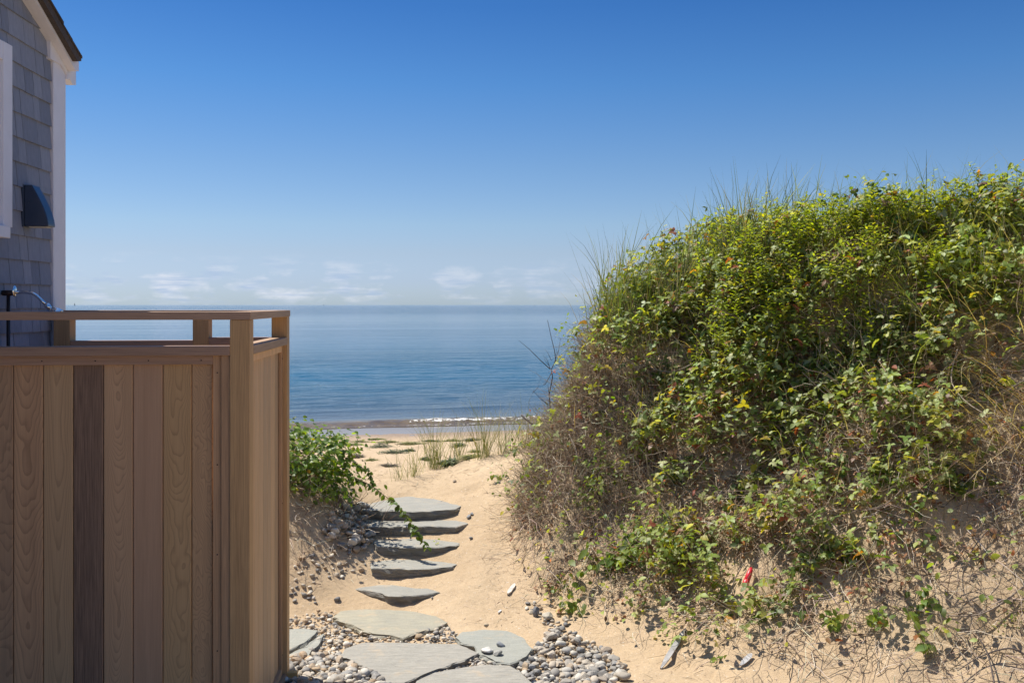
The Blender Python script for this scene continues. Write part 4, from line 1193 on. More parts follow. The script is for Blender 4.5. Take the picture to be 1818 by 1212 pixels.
# thick bent stems and long runners that can be told apart
BR = random.Random(77)
def runner(ptsd, r0, label, mat=None, col=(.22, .17, .13), name="branch", cat="branch", group=None):
    P_ = [Vector(P3(*p)) for p in ptsd]
    pts = []
    for i in range(len(P_) - 1):
        p0, p1, p2, p3 = P_[max(i - 1, 0)], P_[i], P_[i + 1], P_[min(i + 2, len(P_) - 1)]
        for t in (0, .25, .5, .75):
            pts.append(.5 * ((2 * p1) + (p2 - p0) * t + (2 * p0 - 5 * p1 + 4 * p2 - p3) * t * t + (3 * p1 - p0 - 3 * p2 + p3) * t ** 3))
    pts.append(P_[-1]); k = len(pts)
    o0 = pts[0].copy(); V, Q = tubes_np(np.array([list(p - o0) for p in pts])[None], (r0 * np.linspace(1, .35, k))[None], 6)
    o = mesh_np(name, V, Q, None, None, np.tile(np.array(col), (len(V), 1)), True); o.data.materials.append(M_TWIG); o.location = o0
    if label: tag(o, label, cat, group)
    return o
def on_bluff(px, py, lift=.04):
    g = G(px, py); return (px, py, g.y - lift)
def surf(lst, lift=.05): return [on_bluff(x, y, lift) for x, y in lst]

# straw grass hanging at the right edge
sg_ = Acc()
P, N, a, b = pick_sites(straw * .30 * (1 - sstep(800, 900, ppy))); n = len(P)
D = N * .8 + np.array([-.5, -.1, .35]) + RNG.normal(0, .3, (n, 3))
sg_.add(*blades(P, D, RNG.uniform(.25, .75, n), RNG.uniform(.0025, .006, n), pick([(.40, .31, .17), (.50, .41, .26), (.30, .21, .11)], [4, 3, 2], n), RNG.uniform(.5, 1.5, n)))
P, N, a, b = pick_sites(.12 * (1 - west) * (1 - sstep(720, 820, ppy))); n = len(P)
D = N * .3 + np.array([0, 0, .9]) + RNG.normal(0, .3, (n, 3))
sg_.add(*blades(P, D, RNG.uniform(.15, .5, n), RNG.uniform(.002, .005, n), pick([(.30, .22, .12), (.40, .31, .17), (.2, .14, .08)], [4, 3, 2], n), RNG.uniform(.3, 1.2, n)))
o = sg_.build("dry_grass", M_GRASS); tag(o, "bleached straw coloured grass hanging over the right end of the bluff", "dry grass", kind="stuff")

# green grass growing through the thicket
gg = Acc()
P, N, a, b = pick_sites(sstep(1380, 1600, ppx) * (1 - sstep(560, 680, ppy + 50 * clump)) * np.clip(.5 + 1.6 * clump, 0, 1) * .22); n = len(P)
D = N * .25 + np.array([-.1, 0, 1.0]) + RNG.normal(0, .3, (n, 3))
gg.add(*blades(P, D, RNG.uniform(.3, .75, n), RNG.uniform(.003, .0065, n), pick([(.20, .25, .05), (.28, .30, .08), (.40, .36, .16), (.14, .20, .05)], [4, 3, 2.5, 3], n), RNG.uniform(.3, 1.5, n)))
P, N, a, b = pick_sites(.026 * leafd); n = len(P)
D = N * .5 + np.array([-.1, 0, 1.0]) + RNG.normal(0, .4, (n, 3))
gg.add(*blades(P, D, RNG.uniform(.3, .6, n), RNG.uniform(.003, .006, n), pick([(.24, .28, .06), (.46, .40, .22), (.55, .46, .30)], [3, 3, 3], n), RNG.uniform(.5, 1.7, n)))
o = gg.build("grass", M_GRASS); tag(o, "long green grass blades arching through the thicket on the right", "grass", kind="stuff")

# bayberry shrubs along the crest: each shrub its own thing
def bayberry(px, ytop, d, wpx, label, seed, nsp=70, hgt=.42, tall=0):
    rng = np.random.default_rng(seed)
    X = (px - CX) / F * d; zt = EYE + (HY - ytop) / F * d; zg = hz(X, d)
    root = empty("bayberry_shrub", (X, d, zg))
    tag(root, label, "shrub", "leafy shrubs along the top of the bluff")
    W = wpx / F * d
    st, lf = Acc(), Acc()
    n = nsp
    tipx = rng.uniform(-.5, .5, n) * W; tipy = rng.uniform(-.35, .3, n) * max(.5, W * .7)
    ztip = (zt - zg) * (1 - .9 * (tipx / W) ** 2 - rng.random(n) ** 1.6 * .75) + rng.normal(0, .05, n) + .14 * (rng.random(n) < .06)
    gz = H(X + tipx * .8, d + tipy * .8) - zg
    ztip = np.maximum(ztip, gz + .10)
    tips = np.c_[tipx, tipy, ztip]; L_ = rng.uniform(.16, .30, n)
    dirs = np.c_[rng.normal(0, .28, n), rng.normal(-.1, .28, n), np.ones(n)]; dirs /= np.linalg.norm(dirs, axis=1, keepdims=True)
    base_ = tips - dirs * L_[:, None]
    v, q, c, Pp = twigs(base_, dirs, L_, np.full(n, .0022), pick([(.16, .13, .05)], [1], n, rng), 5, .05, 0, 3, rng); st.add(v, q, c)
    nl = 17
    for j in range(nl):
        t = (.15 + .85 * j / (nl - 1)); k = t * 4; i0 = np.minimum(int(k), 3); f = k - i0
        C_ = Pp[:, i0] * (1 - f) + Pp[:, i0 + 1] * f
        an = j * 2.4 + rng.uniform(0, .6, n); out = np.c_[np.cos(an), np.sin(an), np.full(n, .55 + .5 * (j / nl) ** 2)]
        nv = np.c_[-np.cos(an) * .5, -np.sin(an) * .5, np.ones(n)] + rng.normal(0, .2, (n, 3))
        sz = rng.uniform(.038, .062, n) * (1 - .35 * (j / nl) ** 3)
        lf.add(*leaves(C_, nv, out, sz, pick([(.19, .25, .035), (.26, .33, .045), (.12, .17, .03), (.35, .38, .06)], [4, 4, 3, 2], n, rng), LN, LNF, 1.25, rng.uniform(0, .25, n)))
    tag(st.build("stem", M_TWIG, root), kind="stuff"); tag(lf.build("foliage", M_LEAFY, root), kind="stuff")
    return root
shr = [
    (1285, 372, 7.2, 110, "small leafy shrub at the left end of the crest, behind the tall grass", 50),
    (1385, 352, 7.1, 130, "bright green shrub on the crest just right of the long grass blades", 70),
    (1475, 338, 7.0, 120, "bushy yellow green shrub on the crest with upright tips", 75),
    (1585, 322, 6.9, 120, "tallest tipped shrub in the middle of the crest", 80),
    (1690, 318, 6.8, 120, "dark leafed shrub on the crest with an arching tip", 75),
    (1790, 312, 6.7, 120, "shrub on the crest at the right edge of the photo", 75),
    (1440, 420, 6.7, 150, "broad shrub spreading below the crest, left of the long grass", 45),
    (1560, 400, 6.5, 150, "shrub below the crest in the middle of the grassy patch", 45),
    (1330, 440, 6.9, 130, "low shrub growing below the crest on the left shoulder", 36),
    (1700, 410, 6.4, 140, "shrub mixed with tall grass below the right crest", 60),
    (1890, 330, 6.6, 140, "shrub on the crest beyond the right edge", 60),
]
for i, (px, yt, d, wp, lb, ns_) in enumerate(shr): 
    if px < 1818: bayberry(px, yt, d, wp, lb, 100 + i, ns_)

# tufts of beach grass
def tuft(name, base, n, hmin, hmax, spread, rad, label, seed, pal=None, wts=None, lean=(0, 0), width=(.0025, .005), group=None, bend=(.15, .9), cat="grass clump"):
    rng = np.random.default_rng(seed)
    o0 = np.array(base)
    P0 = o0 + np.c_[rng.normal(0, rad, n), rng.normal(0, rad, n), np.zeros(n)]
    P0[:, 2] = H(P0[:, 0], P0[:, 1]) - .01
    D = np.c_[rng.normal(lean[0], spread, n), rng.normal(lean[1], spread, n), np.ones(n)]
    pal = pal or [(.16, .21, .06), (.24, .27, .09), (.36, .32, .16), (.10, .15, .04)]; wts = wts or [4, 3, 2, 3]
    a = Acc(); a.add(*blades(P0, D, rng.uniform(hmin, hmax, n), rng.uniform(*width, n), pick(pal, wts, n, rng), rng.uniform(*bend, n), 6, rng))
    V = np.vstack(a.V) - o0; o = mesh_np(name, V, a.F, M_GRASS, None, np.vstack(a.C)); o.location = o0
    tag(o, label, cat, group); return o
crest = [(1072, 480, 8.1, 26, .35, .75, "leftmost tuft of tall grass on the corner of the bluff"),
         (1098, 455, 8.0, 34, .35, .70, "tuft of tall thin grass second from the left on the crest"),
         (1140, 440, 7.9, 30, .3, .62, "sparse grass tuft on the crest above the brown twigs"),
         (1185, 425, 7.8, 34, .3, .62, "grass tuft on the crest left of the first leafy tips"),
         (1225, 405, 7.8, 34, .3, .60, "leaning grass tuft on the crest beside the first leafy tips"),
         (1275, 385, 7.7, 40, .35, .72, "dense tall grass tuft behind the left shrub"),
         (1315, 375, 7.7, 46, .35, .72, "tallest grass tuft standing against the sky behind the bluff"),
         (1350, 370, 7.6, 40, .3, .66, "grass tuft between the tallest blades and the bright shrub"),
         (1395, 360, 7.7, 26, .3, .62, "thin grass tuft rising over the bright green shrub"),
         (1450, 350, 7.8, 18, .3, .6, "few grass blades rising over the bushy yellow green shrub"),
         (1500, 345, 7.7, 12, .3, .5, "few curved grass blades left of the tallest shrub tips"),
         (1660, 335, 7.4, 12, .35, .6, "few thin grass blades behind the right crest shrubs")]
for i, (px, py, d, n, h0, h1, lb) in enumerate(crest):
    X = (px - CX) / F * d
    tuft("grass_tuft", (X, d, hz(X, d)), int(n * 2.2), h0 + (.22 if px < 1240 else .12), h1 + (.36 if px < 1240 else .26), .20, .08, lb, 300 + i, width=(.005, .010), lean=(.12, 0), group="grass tufts along the crest of the bluff", bend=(.02, .7))
for i, (px, py, d, n, h0, h1, lb) in enumerate([
        (1600, 470, 6.4, 34, .4, .8, "green grass tuft arching in front of the middle shrubs"),
        (1700, 500, 6.2, 40, .4, .8, "pale green grass tuft on the right part of the slope"),
        (1780, 470, 6.2, 44, .4, .85, "tall pale grass tuft near the right edge of the slope"),
        (1505, 520, 6.3, 22, .35, .7, "yellowish grass tuft on the slope left of the long grass")]):
    g = G(px, py + 40)
    tuft("grass_tuft", (g.x, g.y, hz(g.x, g.y)), n, h0, h1, .30, .10, lb, 330 + i, lean=(-.1, -.25), group="grass tufts on the face of the bluff", bend=(.2, 1.3), pal=[(.26, .30, .08), (.40, .38, .18), (.50, .45, .27), (.18, .23, .05)])
bg = [(712, 852, 16, .10, .30, "small sparse grass clump left of the others behind the steps"),
      (733, 846, 26, .15, .42, "grass clump beside a short stub on the sand crest"),
      (772, 832, 70, .25, .62, "tallest beach grass clump standing behind the steps"),
      (812, 815, 34, .2, .45, "thin beach grass clump right of the tallest one"),
      (858, 800, 70, .25, .62, "thick beach grass clump in front of the foam"),
      (895, 788, 54, .2, .5, "beach grass clump near the foot of the bluff"),
      (930, 778, 44, .2, .5, "yellowish beach grass clump touching the bluff's left foot"),
      (955, 765, 40, .2, .45, "beach grass clump in front of the bare sapling")]
for i, (px, py, n, h0, h1, lb) in enumerate(bg):
    g = G(px, py)
    if g.y > 11: 
        X = (px - CX) / F * 9.2; g = Vector((X, 9.2, hz(X, 9.2)))
    tuft("beach_grass", (g.x, g.y, g.z), int(n * 1.7), h0 * 1.15, h1 * 1.25, .24, .045, lb, 360 + i, group="beach grass clumps on the sand crest", pal=[(.16, .20, .06), (.24, .25, .09), (.36, .31, .15), (.10, .14, .04)], bend=(.1, .9), width=(.002, .0045))

# bare sapling against the water
def dead_sapling():
    d = 8.75
    root = empty("bare_sapling", tuple(P3(978, 745, d)))
    tag(root, "bare leafless sapling standing against the sea at the bluff's left foot", "sapling")
    seqs = [("trunk", [(978, 765), (978, 740), (975, 700), (981, 670), (979, 655), (987, 640), (984, 620), (979, 600), (972, 568)], .007),
            ("branch", [(977, 655), (960, 640), (940, 620), (921, 604)], .0045), ("branch", [(984, 645), (992, 620), (995, 600)], .003),
            ("branch", [(980, 660), (968, 682), (965, 683), (968, 675)], .004), ("branch", [(973, 718), (960, 708), (946, 693)], .004),
            ("branch", [(946, 697), (955, 688), (960, 672), (951, 658)], .0025), ("branch", [(977, 655), (972, 640), (967, 632)], .003),
            ("branch", [(979, 640), (972, 625), (966, 619)], .0025), ("branch", [(987, 648), (1000, 640), (1005, 622)], .0025),
            ("branch", [(975, 700), (973, 688), (973, 680)], .0035), ("branch", [(981, 652), (990, 636), (993, 612)], .0025),
            ("branch", [(974, 648), (968, 640), (964, 628)], .002), ("branch", [(981, 690), (984, 676)], .002), ("branch", [(985, 635), (988, 625), (987, 615)], .002)]
    R = random.Random(3)
    for nm, pts, r in seqs:
        q = [Vector(P3(x, y, d + (R.uniform(-.12, .12) if nm == 'branch' and j > 0 else 0))) - root.location for j, (x, y) in enumerate(pts)]
        k = len(q); V, Q = tubes_np(np.array([list(p) for p in q])[None], (r * np.linspace(1, .3, k))[None], 5)
        mesh_np(nm, V, Q, M_TWIG, root, np.tile(np.array([.07, .05, .045]), (len(V), 1)), True)
dead_sapling()
runner([(926, 737, 8.6), (935, 745, 8.55), (955, 757, 8.5), (990, 752, 8.5), (1020, 735, 8.45)], .008, "dark bent branch sticking out left from the bluff's foot", col=(.09, .07, .06))
def bsurf(lst, lift, r, label, col=(.24, .19, .15)):
    return runner(surf(lst, lift), r, label, col=col)
bsurf([(1818, 905), (1760, 935), (1720, 985), (1700, 1030), (1740, 1090)], .04, .005, "long curved root running down the sand at the right edge")
bsurf([(1450, 820), (1440, 870), (1420, 930), (1395, 980)], .12, .004, "long thin stem curving down through the lower leaves")
bsurf([(1818, 1040), (1740, 1090), (1640, 1085), (1560, 1060)], .04, .005, "dark root lying across the sand in the lower right")
bsurf([(1600, 870), (1560, 900), (1480, 905), (1440, 925)], .10, .0035, "pale runner arching over sand between leaf clusters")
bsurf([(1320, 1000), (1300, 1050), (1340, 1110), (1370, 1140)], .05, .004, "bent grey twig below the red plastic tube")
bsurf([(1818, 1160), (1790, 1150), (1740, 1165), (1700, 1190)], .06, .006, "dark dead branch in the bottom right corner", (.10, .08, .07))
bsurf([(1765, 1212), (1755, 1165), (1735, 1125), (1725, 1105)], .06, .005, "dark stick standing in the bottom right corner", (.10, .08, .07))
bsurf([(1100, 880), (1040, 900), (1000, 960), (1010, 1010)], .08, .004, "grey vine stem hanging down the bluff's left flank")
bsurf([(1010, 770), (1025, 810), (1015, 860), (1000, 900)], .12, .005, "bleached stem dangling beside the bluff's left foot", (.36, .30, .25))
bsurf([(1240, 640), (1190, 660), (1130, 650), (1060, 680)], .15, .004, "bleached branch lying across the upper left twigs", (.42, .35, .28))
bsurf([(1560, 640), (1600, 700), (1640, 760), (1650, 830)], .2, .004, "long stem bending down through the right side leaves", (.30, .22, .15))
bsurf([(1700, 620), (1690, 680), (1740, 730), (1818, 745)], .2, .005, "pale curved runner under the straw grass at right", (.40, .33, .25))

# ------------------------------------------------------------------ single leafy sprigs on the lower sand
def sprig(px, py, n, spread, label, seed, s0=.03, s1=.055, pal=None, name="leafy_sprig", grp="small leafy plants on the lower sand slope", tmpl=LV, tf=LF3, wid=1.0, up=.10):
    rng = np.random.default_rng(seed); g = G(px, py)
    root = empty(name, (g.x, g.y, g.z)); tag(root, label, "plant", grp)
    ns = max(3, n // 5)
    D = np.c_[rng.normal(0, .8, ns), rng.normal(-.5, .6, ns), rng.uniform(.3, 1, ns)]
    v, q, c, Pp = twigs(np.zeros((ns, 3)), D, rng.uniform(.6, 1.3, ns) * (spread + .03), np.full(ns, .0016), pick([(.20, .13, .07)], [1], ns, rng), 5, .2, .03, 3, rng)
    tag(mesh_np("stem", v, q, M_TWIG, root, c), kind="stuff")
    si = rng.integers(0, ns, n); ki = rng.integers(1, 5, n)
    P0 = Pp[si, ki] + rng.normal(0, spread * .10, (n, 3)) + np.array([0, 0, .01])
    pal = pal or [(.13, .20, .04), (.18, .25, .05), (.09, .14, .035), (.28, .30, .06), (.30, .12, .05)]
    v, f, c = leaves(P0, np.array([0, -.4, .9]) + rng.normal(0, .4, (n, 3)), rng.normal(0, 1, (n, 3)) - [0, 0, .3], rng.uniform(s0, s1, n), pick(pal, [4, 4, 3, 1.5, .4][:len(pal)], n, rng), tmpl, tf, wid, rng.uniform(0, .35, n))
    if s1 >= .045:
        k = len(tmpl); nf = len(tf)
        for j in range(n):
            p0 = v[j * k].copy(); o = mesh_np("leaf", v[j * k:(j + 1) * k] - p0, tf, M_LEAFY, root, c[j * k:(j + 1) * k]); o.location = p0
    else: tag(mesh_np("foliage", v, f, M_LEAFY, root, c), kind="stuff")
    return root
sprig(1075, 1010, 46, .20, "large long leafed weed hanging at the foot of the bluff", 1, .07, .12, [(.17, .24, .05), (.22, .30, .06), (.11, .17, .04)], "hanging_weed", None, LN, LNF, 1.6)
sprig(1135, 985, 16, .12, "plant with big drooping grey green leaves right of the hanging weed", 2, .06, .09, [(.09, .14, .06), (.12, .18, .07), (.07, .11, .05)])
sprig(1020, 1085, 34, .12, "bright leafy plant standing over the pebble pile", 3, .035, .065)
sprig(1000, 1050, 30, .12, "small leafed plant tangled in twigs above the pebble pile", 4, .02, .04)
sprig(890, 850, 26, .10, "small green plant on the sand where the bluff's foot starts", 5, .02, .045)
sprig(895, 880, 14, .08, "tiny sprig just below another at the bluff's left foot", 6, .02, .04)
sprig(1480, 1110, 44, .12, "leafy clump low on the sand, left of two others", 7, .03, .05)
sprig(1570, 1115, 34, .11, "leafy clump low on the sand in the middle of three", 8, .03, .05)
sprig(1630, 1095, 44, .13, "leafy clump low on the sand with large pale leaves, right of three", 9, .04, .07)
sprig(1645, 1150, 12, .06, "pair of round leaves near the bottom of the sand slope", 10, .05, .075)
sprig(1268, 1172, 8, .03, "tiny green seedling alone on sand near the bottom", 11, .03, .045)
sprig(1690, 860, 26, .11, "plant with broad pale leaves below the right thicket", 12, .05, .08)
sprig(1745, 880, 14, .08, "small dark leafed plant on the bare sand at right", 13, .03, .05)
sprig(1490, 995, 46, .13, "glossy leafed plant in the middle of the lower slope", 14, .035, .06)
sprig(1420, 1000, 34, .12, "leafy plant right of the red plastic tube", 15, .03, .055)
sprig(1620, 975, 16, .08, "small sprig on the bare sand right of the glossy plant", 16, .03, .05)
sprig(1380, 800, 60, .16, "bright yellow green weed with tiny leaves in the middle of the slope", 17, .012, .022, [(.26, .32, .04), (.20, .26, .03)], "feathery_weed", None)
sprig(1790, 1110, 60, .18, "feathery green weed at the bottom right edge", 18, .012, .022, [(.17, .20, .06), (.12, .15, .05)], "feathery_weed", None)
sprig(1785, 690, 10, .10, "few bright yellow green leaves on a runner over the straw grass", 19, .035, .055, [(.30, .36, .04), (.36, .38, .05)])
sprig(772, 972, 10, .05, "tiny yellow green seedling in front of the middle step", 20, .015, .028, [(.30, .36, .05), (.22, .28, .05)])
sprig(1262, 1130, 14, .07, "small sprig under the twigs near the fallen grey board", 21, .025, .04)

# ------------------------------------------------------------------ shrub at the left bank with its trailing vine
rng = np.random.default_rng(50)
root = empty("rose_shrub", (-1.95, 7.75, hz(-1.95, 7.75)))
tag(root, "dense green leafy shrub on the sand bank beside the enclosure", "shrub")
ro = np.array(root.location)
acc = Acc(); stc = Acc()
n = 5400
u = rng.normal(0, 1, (n, 3)); u /= np.linalg.norm(u, axis=1, keepdims=True)
r = rng.uniform(.45, 1.0, n) ** .6
bumpy = 1 + .22 * np.sin(u[:, 0] * 5 + 1) * np.cos(u[:, 2] * 6) + .12 * rng.normal(0, 1, n)
Cc_ = np.array([-2.03, 7.75, .73]); rr = np.array([.74, .55, .33])
P0 = Cc_ + u * rr * (r * bumpy)[:, None]
P0 = P0[P0[:, 2] > H(P0[:, 0], P0[:, 1]) + .02]; n = len(P0); dd = (P0 - Cc_) / rr
acc.add(*leaves(P0, dd * .5 + np.array([0, -.2, .9]) + rng.normal(0, .45, (n, 3)), dd + rng.normal(0, .8, (n, 3)) - [0, 0, .4], rng.uniform(.028, .054, n),
        pick([(.13, .21, .035), (.19, .28, .04), (.09, .15, .03), (.26, .29, .04), (.33, .22, .03)], [4, 4, 3, .8, .2], n, rng), LV, LF3, 1.15, rng.uniform(0, .3, n)))
n2 = 420
b0 = np.c_[rng.normal(-2.0, .38, n2), rng.normal(7.72, .25, n2)]; bz = H(b0[:, 0], b0[:, 1])
D = np.c_[rng.normal(0.1, .5, n2), rng.normal(-.25, .5, n2), np.ones(n2) * .8]
v, q, c, _p = twigs(np.c_[b0, bz], D, rng.uniform(.12, .36, n2), rng.uniform(.0015, .004, n2), pick([(.16, .11, .08), (.24, .18, .13)], [1, 1], n2, rng), 5, .18, 0, 3, rng)
stc.add(v, q, c)
tag(acc.build("foliage", M_LEAFY, root, loc=ro), kind="stuff"); tag(stc.build("stem", M_TWIG, root, loc=ro), kind="stuff")
def vine(ptsd, label, seed, nleaf, s0, s1):
    R = np.random.default_rng(seed)
    P_ = np.array([P3(*p) for p in ptsd]); root = empty("trailing_vine", tuple(P_[0])); tag(root, label, "vine")
    t = np.linspace(0, len(P_) - 1, 34); Pi = np.stack([np.interp(t, np.arange(len(P_)), P_[:, k]) for k in range(3)], 1)
    Pi[1:-1] = (Pi[:-2] + Pi[1:-1] * 2 + Pi[2:]) / 4
    V, Q = tubes_np((Pi - P_[0])[None], np.linspace(.0045, .0018, 34)[None], 5)
    mesh_np("stem", V, Q, M_TWIG, root, np.tile(np.array([.18, .14, .07]), (len(V), 1)), True)
    tt = np.linspace(.1, len(P_) - 1, nleaf) + R.normal(0, .05, nleaf); tt = np.clip(tt, 0, len(P_) - 1)
    Pl = np.stack([np.interp(tt, np.arange(len(P_)), P_[:, k]) for k in range(3)], 1) - P_[0]
    sgn = np.where(np.arange(nleaf) % 2 == 0, 1, -1)
    for i in range(nleaf):
        v, f, c = leaves(Pl[i:i + 1], np.array([[.3 * sgn[i], -.35, .75]]) + R.normal(0, .3, (1, 3)), np.array([[sgn[i] * .6, -.5, -.35]]) + R.normal(0, .35, (1, 3)),
                         R.uniform(s0, s1, 1), pick([(.11, .18, .03), (.15, .22, .04), (.08, .13, .03)], [4, 3, 3], 1, R), LV, LF3, 1.25, np.array([.2]))
        mesh_np("leaf", v, f, M_LEAFY, root, c)
vine([(560, 838, 7.75), (600, 838, 7.7), (632, 848, 7.62), (660, 862, 7.55), (690, 885, 7.45), (712, 902, 7.38), (728, 925, 7.3), (738, 945, 7.24), (760, 972, 7.18)], "long leafy vine trailing from the shrub down over the stone steps", 5, 84, .034, .054)
vine([(600, 805, 7.8), (632, 822, 7.75), (655, 838, 7.7), (664, 862, 7.66)], "short leafy shoot trailing from the shrub above the long vine", 6, 46, .028, .044)

bk = Acc(); rng = np.random.default_rng(61); n = 1000
bx = rng.uniform(-2.3, -1.2, n); by = rng.uniform(6.7, 7.9, n)
m = rng.random(n) < sstep(6.6, 7.5, by) * sstep(-1.1, -1.5, bx) ; bx, by = bx[m], by[m]; n = len(bx)
v, q, c, _p = twigs(np.c_[bx, by, H(bx, by) + .01], np.c_[rng.normal(.3, .7, n), rng.normal(-.5, .6, n), rng.normal(.1, .5, n)], rng.uniform(.08, .32, n), rng.uniform(.001, .003, n), pick(TW, TWW, n, rng), 5, .3, .12, 3, rng)
bk.add(v, q, c)
o = bk.build("bank_roots", M_TWIG); tag(o, "dry roots and stems hanging over the shaded sand bank under the green shrub", "roots", kind="stuff")

# ------------------------------------------------------------------ seaweed on the beach
M_WEED = mat_col("seaweed", .6, .1, (1, 1, .5))
wd = [(565, 797, 90, 9, "olive"), (620, 790, 60, 6, "olive"), (675, 793, 44, 9, "dark"), (700, 803, 60, 8, "dark"), (640, 784, 40, 4, "olive"), (690, 786, 44, 5, "olive"),
      (730, 789, 60, 6, "olive"), (725, 800, 24, 5, "dark"), (765, 784, 36, 5, "dark"), (800, 783, 46, 5, "olive"), (838, 781, 36, 5, "dark"), (815, 791, 32, 8, "dark"), (755, 816, 18, 6, "dark"),
      (798, 822, 36, 8, "dark"), (842, 802, 24, 6, "olive"), (835, 812, 34, 7, "olive"), (660, 817, 22, 4, "olive"), (632, 810, 28, 7, "brown"), (690, 827, 20, 4, "brown"), (670, 780, 30, 3, "olive"), (580, 783, 20, 3, "olive")]
wl_ = ["long olive seaweed strip on the beach beside the shrub", "olive seaweed patch just right of the shrub", "dark seaweed lump on the beach, left of the middle", "large dark green seaweed heap in the middle of the beach",
       "thin olive seaweed trace nearer the water, left", "olive seaweed strand nearer the water, middle", "long olive seaweed strip behind the thin grass clump", "small dark seaweed lump left of the tallest grass clump",
       "dark seaweed behind the tallest grass clump", "olive seaweed strip right of the tallest grass clump", "dark seaweed strip behind the thick grass clump", "dark humped seaweed lump between two grass clumps",
       "small dark seaweed lump at the foot of the tallest grass", "brown green seaweed heap right of the tallest grass foot", "olive seaweed beside the thick grass clump", "olive brown seaweed near the foot of the thick grass",
       "tiny olive seaweed scrap alone on the sand", "brown dried seaweed patch near the shrub tip", "brown seaweed scrap nearest the sand crest", "faint olive seaweed line close to the wet sand", "small olive seaweed scrap close to the wet sand at left"]
wcol = {"olive": [(.17, .17, .02), (.24, .22, .04), (.11, .11, .02)], "dark": [(.06, .08, .015), (.10, .12, .02), (.04, .045, .012)], "brown": [(.14, .10, .05), (.20, .15, .08), (.09, .07, .035)]}
for i, (px, py, w, h, kd) in enumerate(wd):
    rng = np.random.default_rng(700 + i); g = G(px, py, 9, 26)
    W = w / F * g.y * .5; Dp = min(1.2, h / F * g.y * 2.8); Hh = h / F * g.y * .8
    n = int(140 + w * 5)
    P0 = np.c_[rng.normal(0, .42, n) * W, rng.normal(0, .42, n) * Dp, np.zeros(n)]
    P0[:, 2] = H(P0[:, 0] + g.x, P0[:, 1] + g.y) - g.z + rng.random(n) * Hh * np.exp(-(P0[:, 0] / W) ** 2 * 2 - (P0[:, 1] / Dp) ** 2 * 2)
    D = rng.normal(0, 1, (n, 3)) * [1, 1, .06]
    v, q, c = blades(P0, D, rng.uniform(.05, .16, n), rng.uniform(.010, .028, n), pick(wcol[kd], [3, 2, 2], n, rng), rng.uniform(.0, .12, n), 6, rng)
    o = mesh_np("seaweed", v, q, M_WEED, None, c); o.location = g; tag(o, wl_[i], "seaweed", "seaweed washed up on the beach")

# ------------------------------------------------------------------ small finds
# red plastic tube
g = Vector(P3(*on_bluff(1330, 1026, .06)))
root = empty("plastic_tube", tuple(g)); tag(root, "red plastic tube caught among the twigs low on the bluff", "plastic tube")
M_RED = mat_plain("red_plastic", (.62, .02, .035), .35, var=.12, scale=40)
ax = (Vector(P3(1334, 1008, g.y + .04)) - Vector(P3(1322, 1040, g.y - .03))); L_ = ax.length; ax.normalize()
pc = Vector(P3(1322, 1040, g.y - .03)) - g
tube("cap", [pc, pc + ax * .004, pc + ax * .042, pc + ax * .044], [.018, .021, .021, .019], M_RED, root, 16)
tube("barrel", [pc + ax * .047, pc + ax * .049, pc + ax * .09, pc + ax * .12, pc + ax * .138], [.017, .019, .018, .0155, .006], M_RED, root, 16)
# driftwood board
def plank(name, p0, p1, w, t, mat, label, cat="driftwood"):
    a = Vector(P3(*on_bluff(*p0, .03))); b = Vector(P3(*on_bluff(*p1, .03))); L_ = (b - a).length; k = 9
    bm = bmesh.new(); R = random.Random(len(label)); rows = []
    for i in range(k + 1):
        x = i / k; wd_ = w * (.35 + .65 * min(1, x * 4)) * (1 if x < .8 else 1 - (x - .8) * 3.4) * (1 + R.uniform(-.08, .08))
        rows.append([bm.verts.new((x * L_, s1 * wd_ / 2, s2 * t / 2 + R.uniform(-.002, .002))) for s1, s2 in ((-1, -1), (1, -1), (1, 1), (-1, 1))])
    for r0, r1 in zip(rows[:-1], rows[1:]):
        for j in range(4): bm.faces.new((r0[j], r0[(j + 1) % 4], r1[(j + 1) % 4], r1[j]))
    bm.faces.new(rows[0][::-1]); bm.faces.new(rows[-1]); bmesh.ops.recalc_face_normals(bm, faces=bm.faces[:])
    o = bm_to(name, bm, mat, None, a); o.rotation_mode = 'QUATERNION'
    xx = (b - a).normalized(); n_ = Vector((0, -.6, .8)); yy = n_.cross(xx).normalized(); zz = xx.cross(yy)
    o.rotation_quaternion = Matrix((xx, yy, zz)).transposed().to_quaternion()
    tag(o, label, cat); return o
M_DRIFT = mat_plain("weathered_wood", (.42, .40, .38), .85, var=.22, scale=26)
plank("weathered_board", (1173, 1186), (1217, 1115), .030, .014, M_DRIFT, "weathered grey board fallen against the foot of the bluff")
plank("wood_chip", (1314, 1180), (1335, 1160), .028, .008, mat_plain("pale_chip", (.55, .53, .5), .8, var=.15), "small pale wood chip on the bottom sand slope")
plank("shell_fragment", (901, 1054), (914, 1036), .028, .014, mat_plain("shell", (.66, .60, .52), .6, var=.2, scale=60), "long pale shell fragment on the sand right of the steps", "shell")
plank("shell_fragment", (884, 1087), (890, 1082), .012, .006, mat_plain("shell_white", (.72, .70, .66), .6, var=.1), "tiny white shell fragment on sand above the pebble pile", "shell")
plank("driftwood_stick", (738, 838), (740, 826), .014, .012, M_TWIG if False else mat_plain("grey_stub", (.24, .2, .17), .9), "short grey stub upright in the sand behind the steps", "stick")
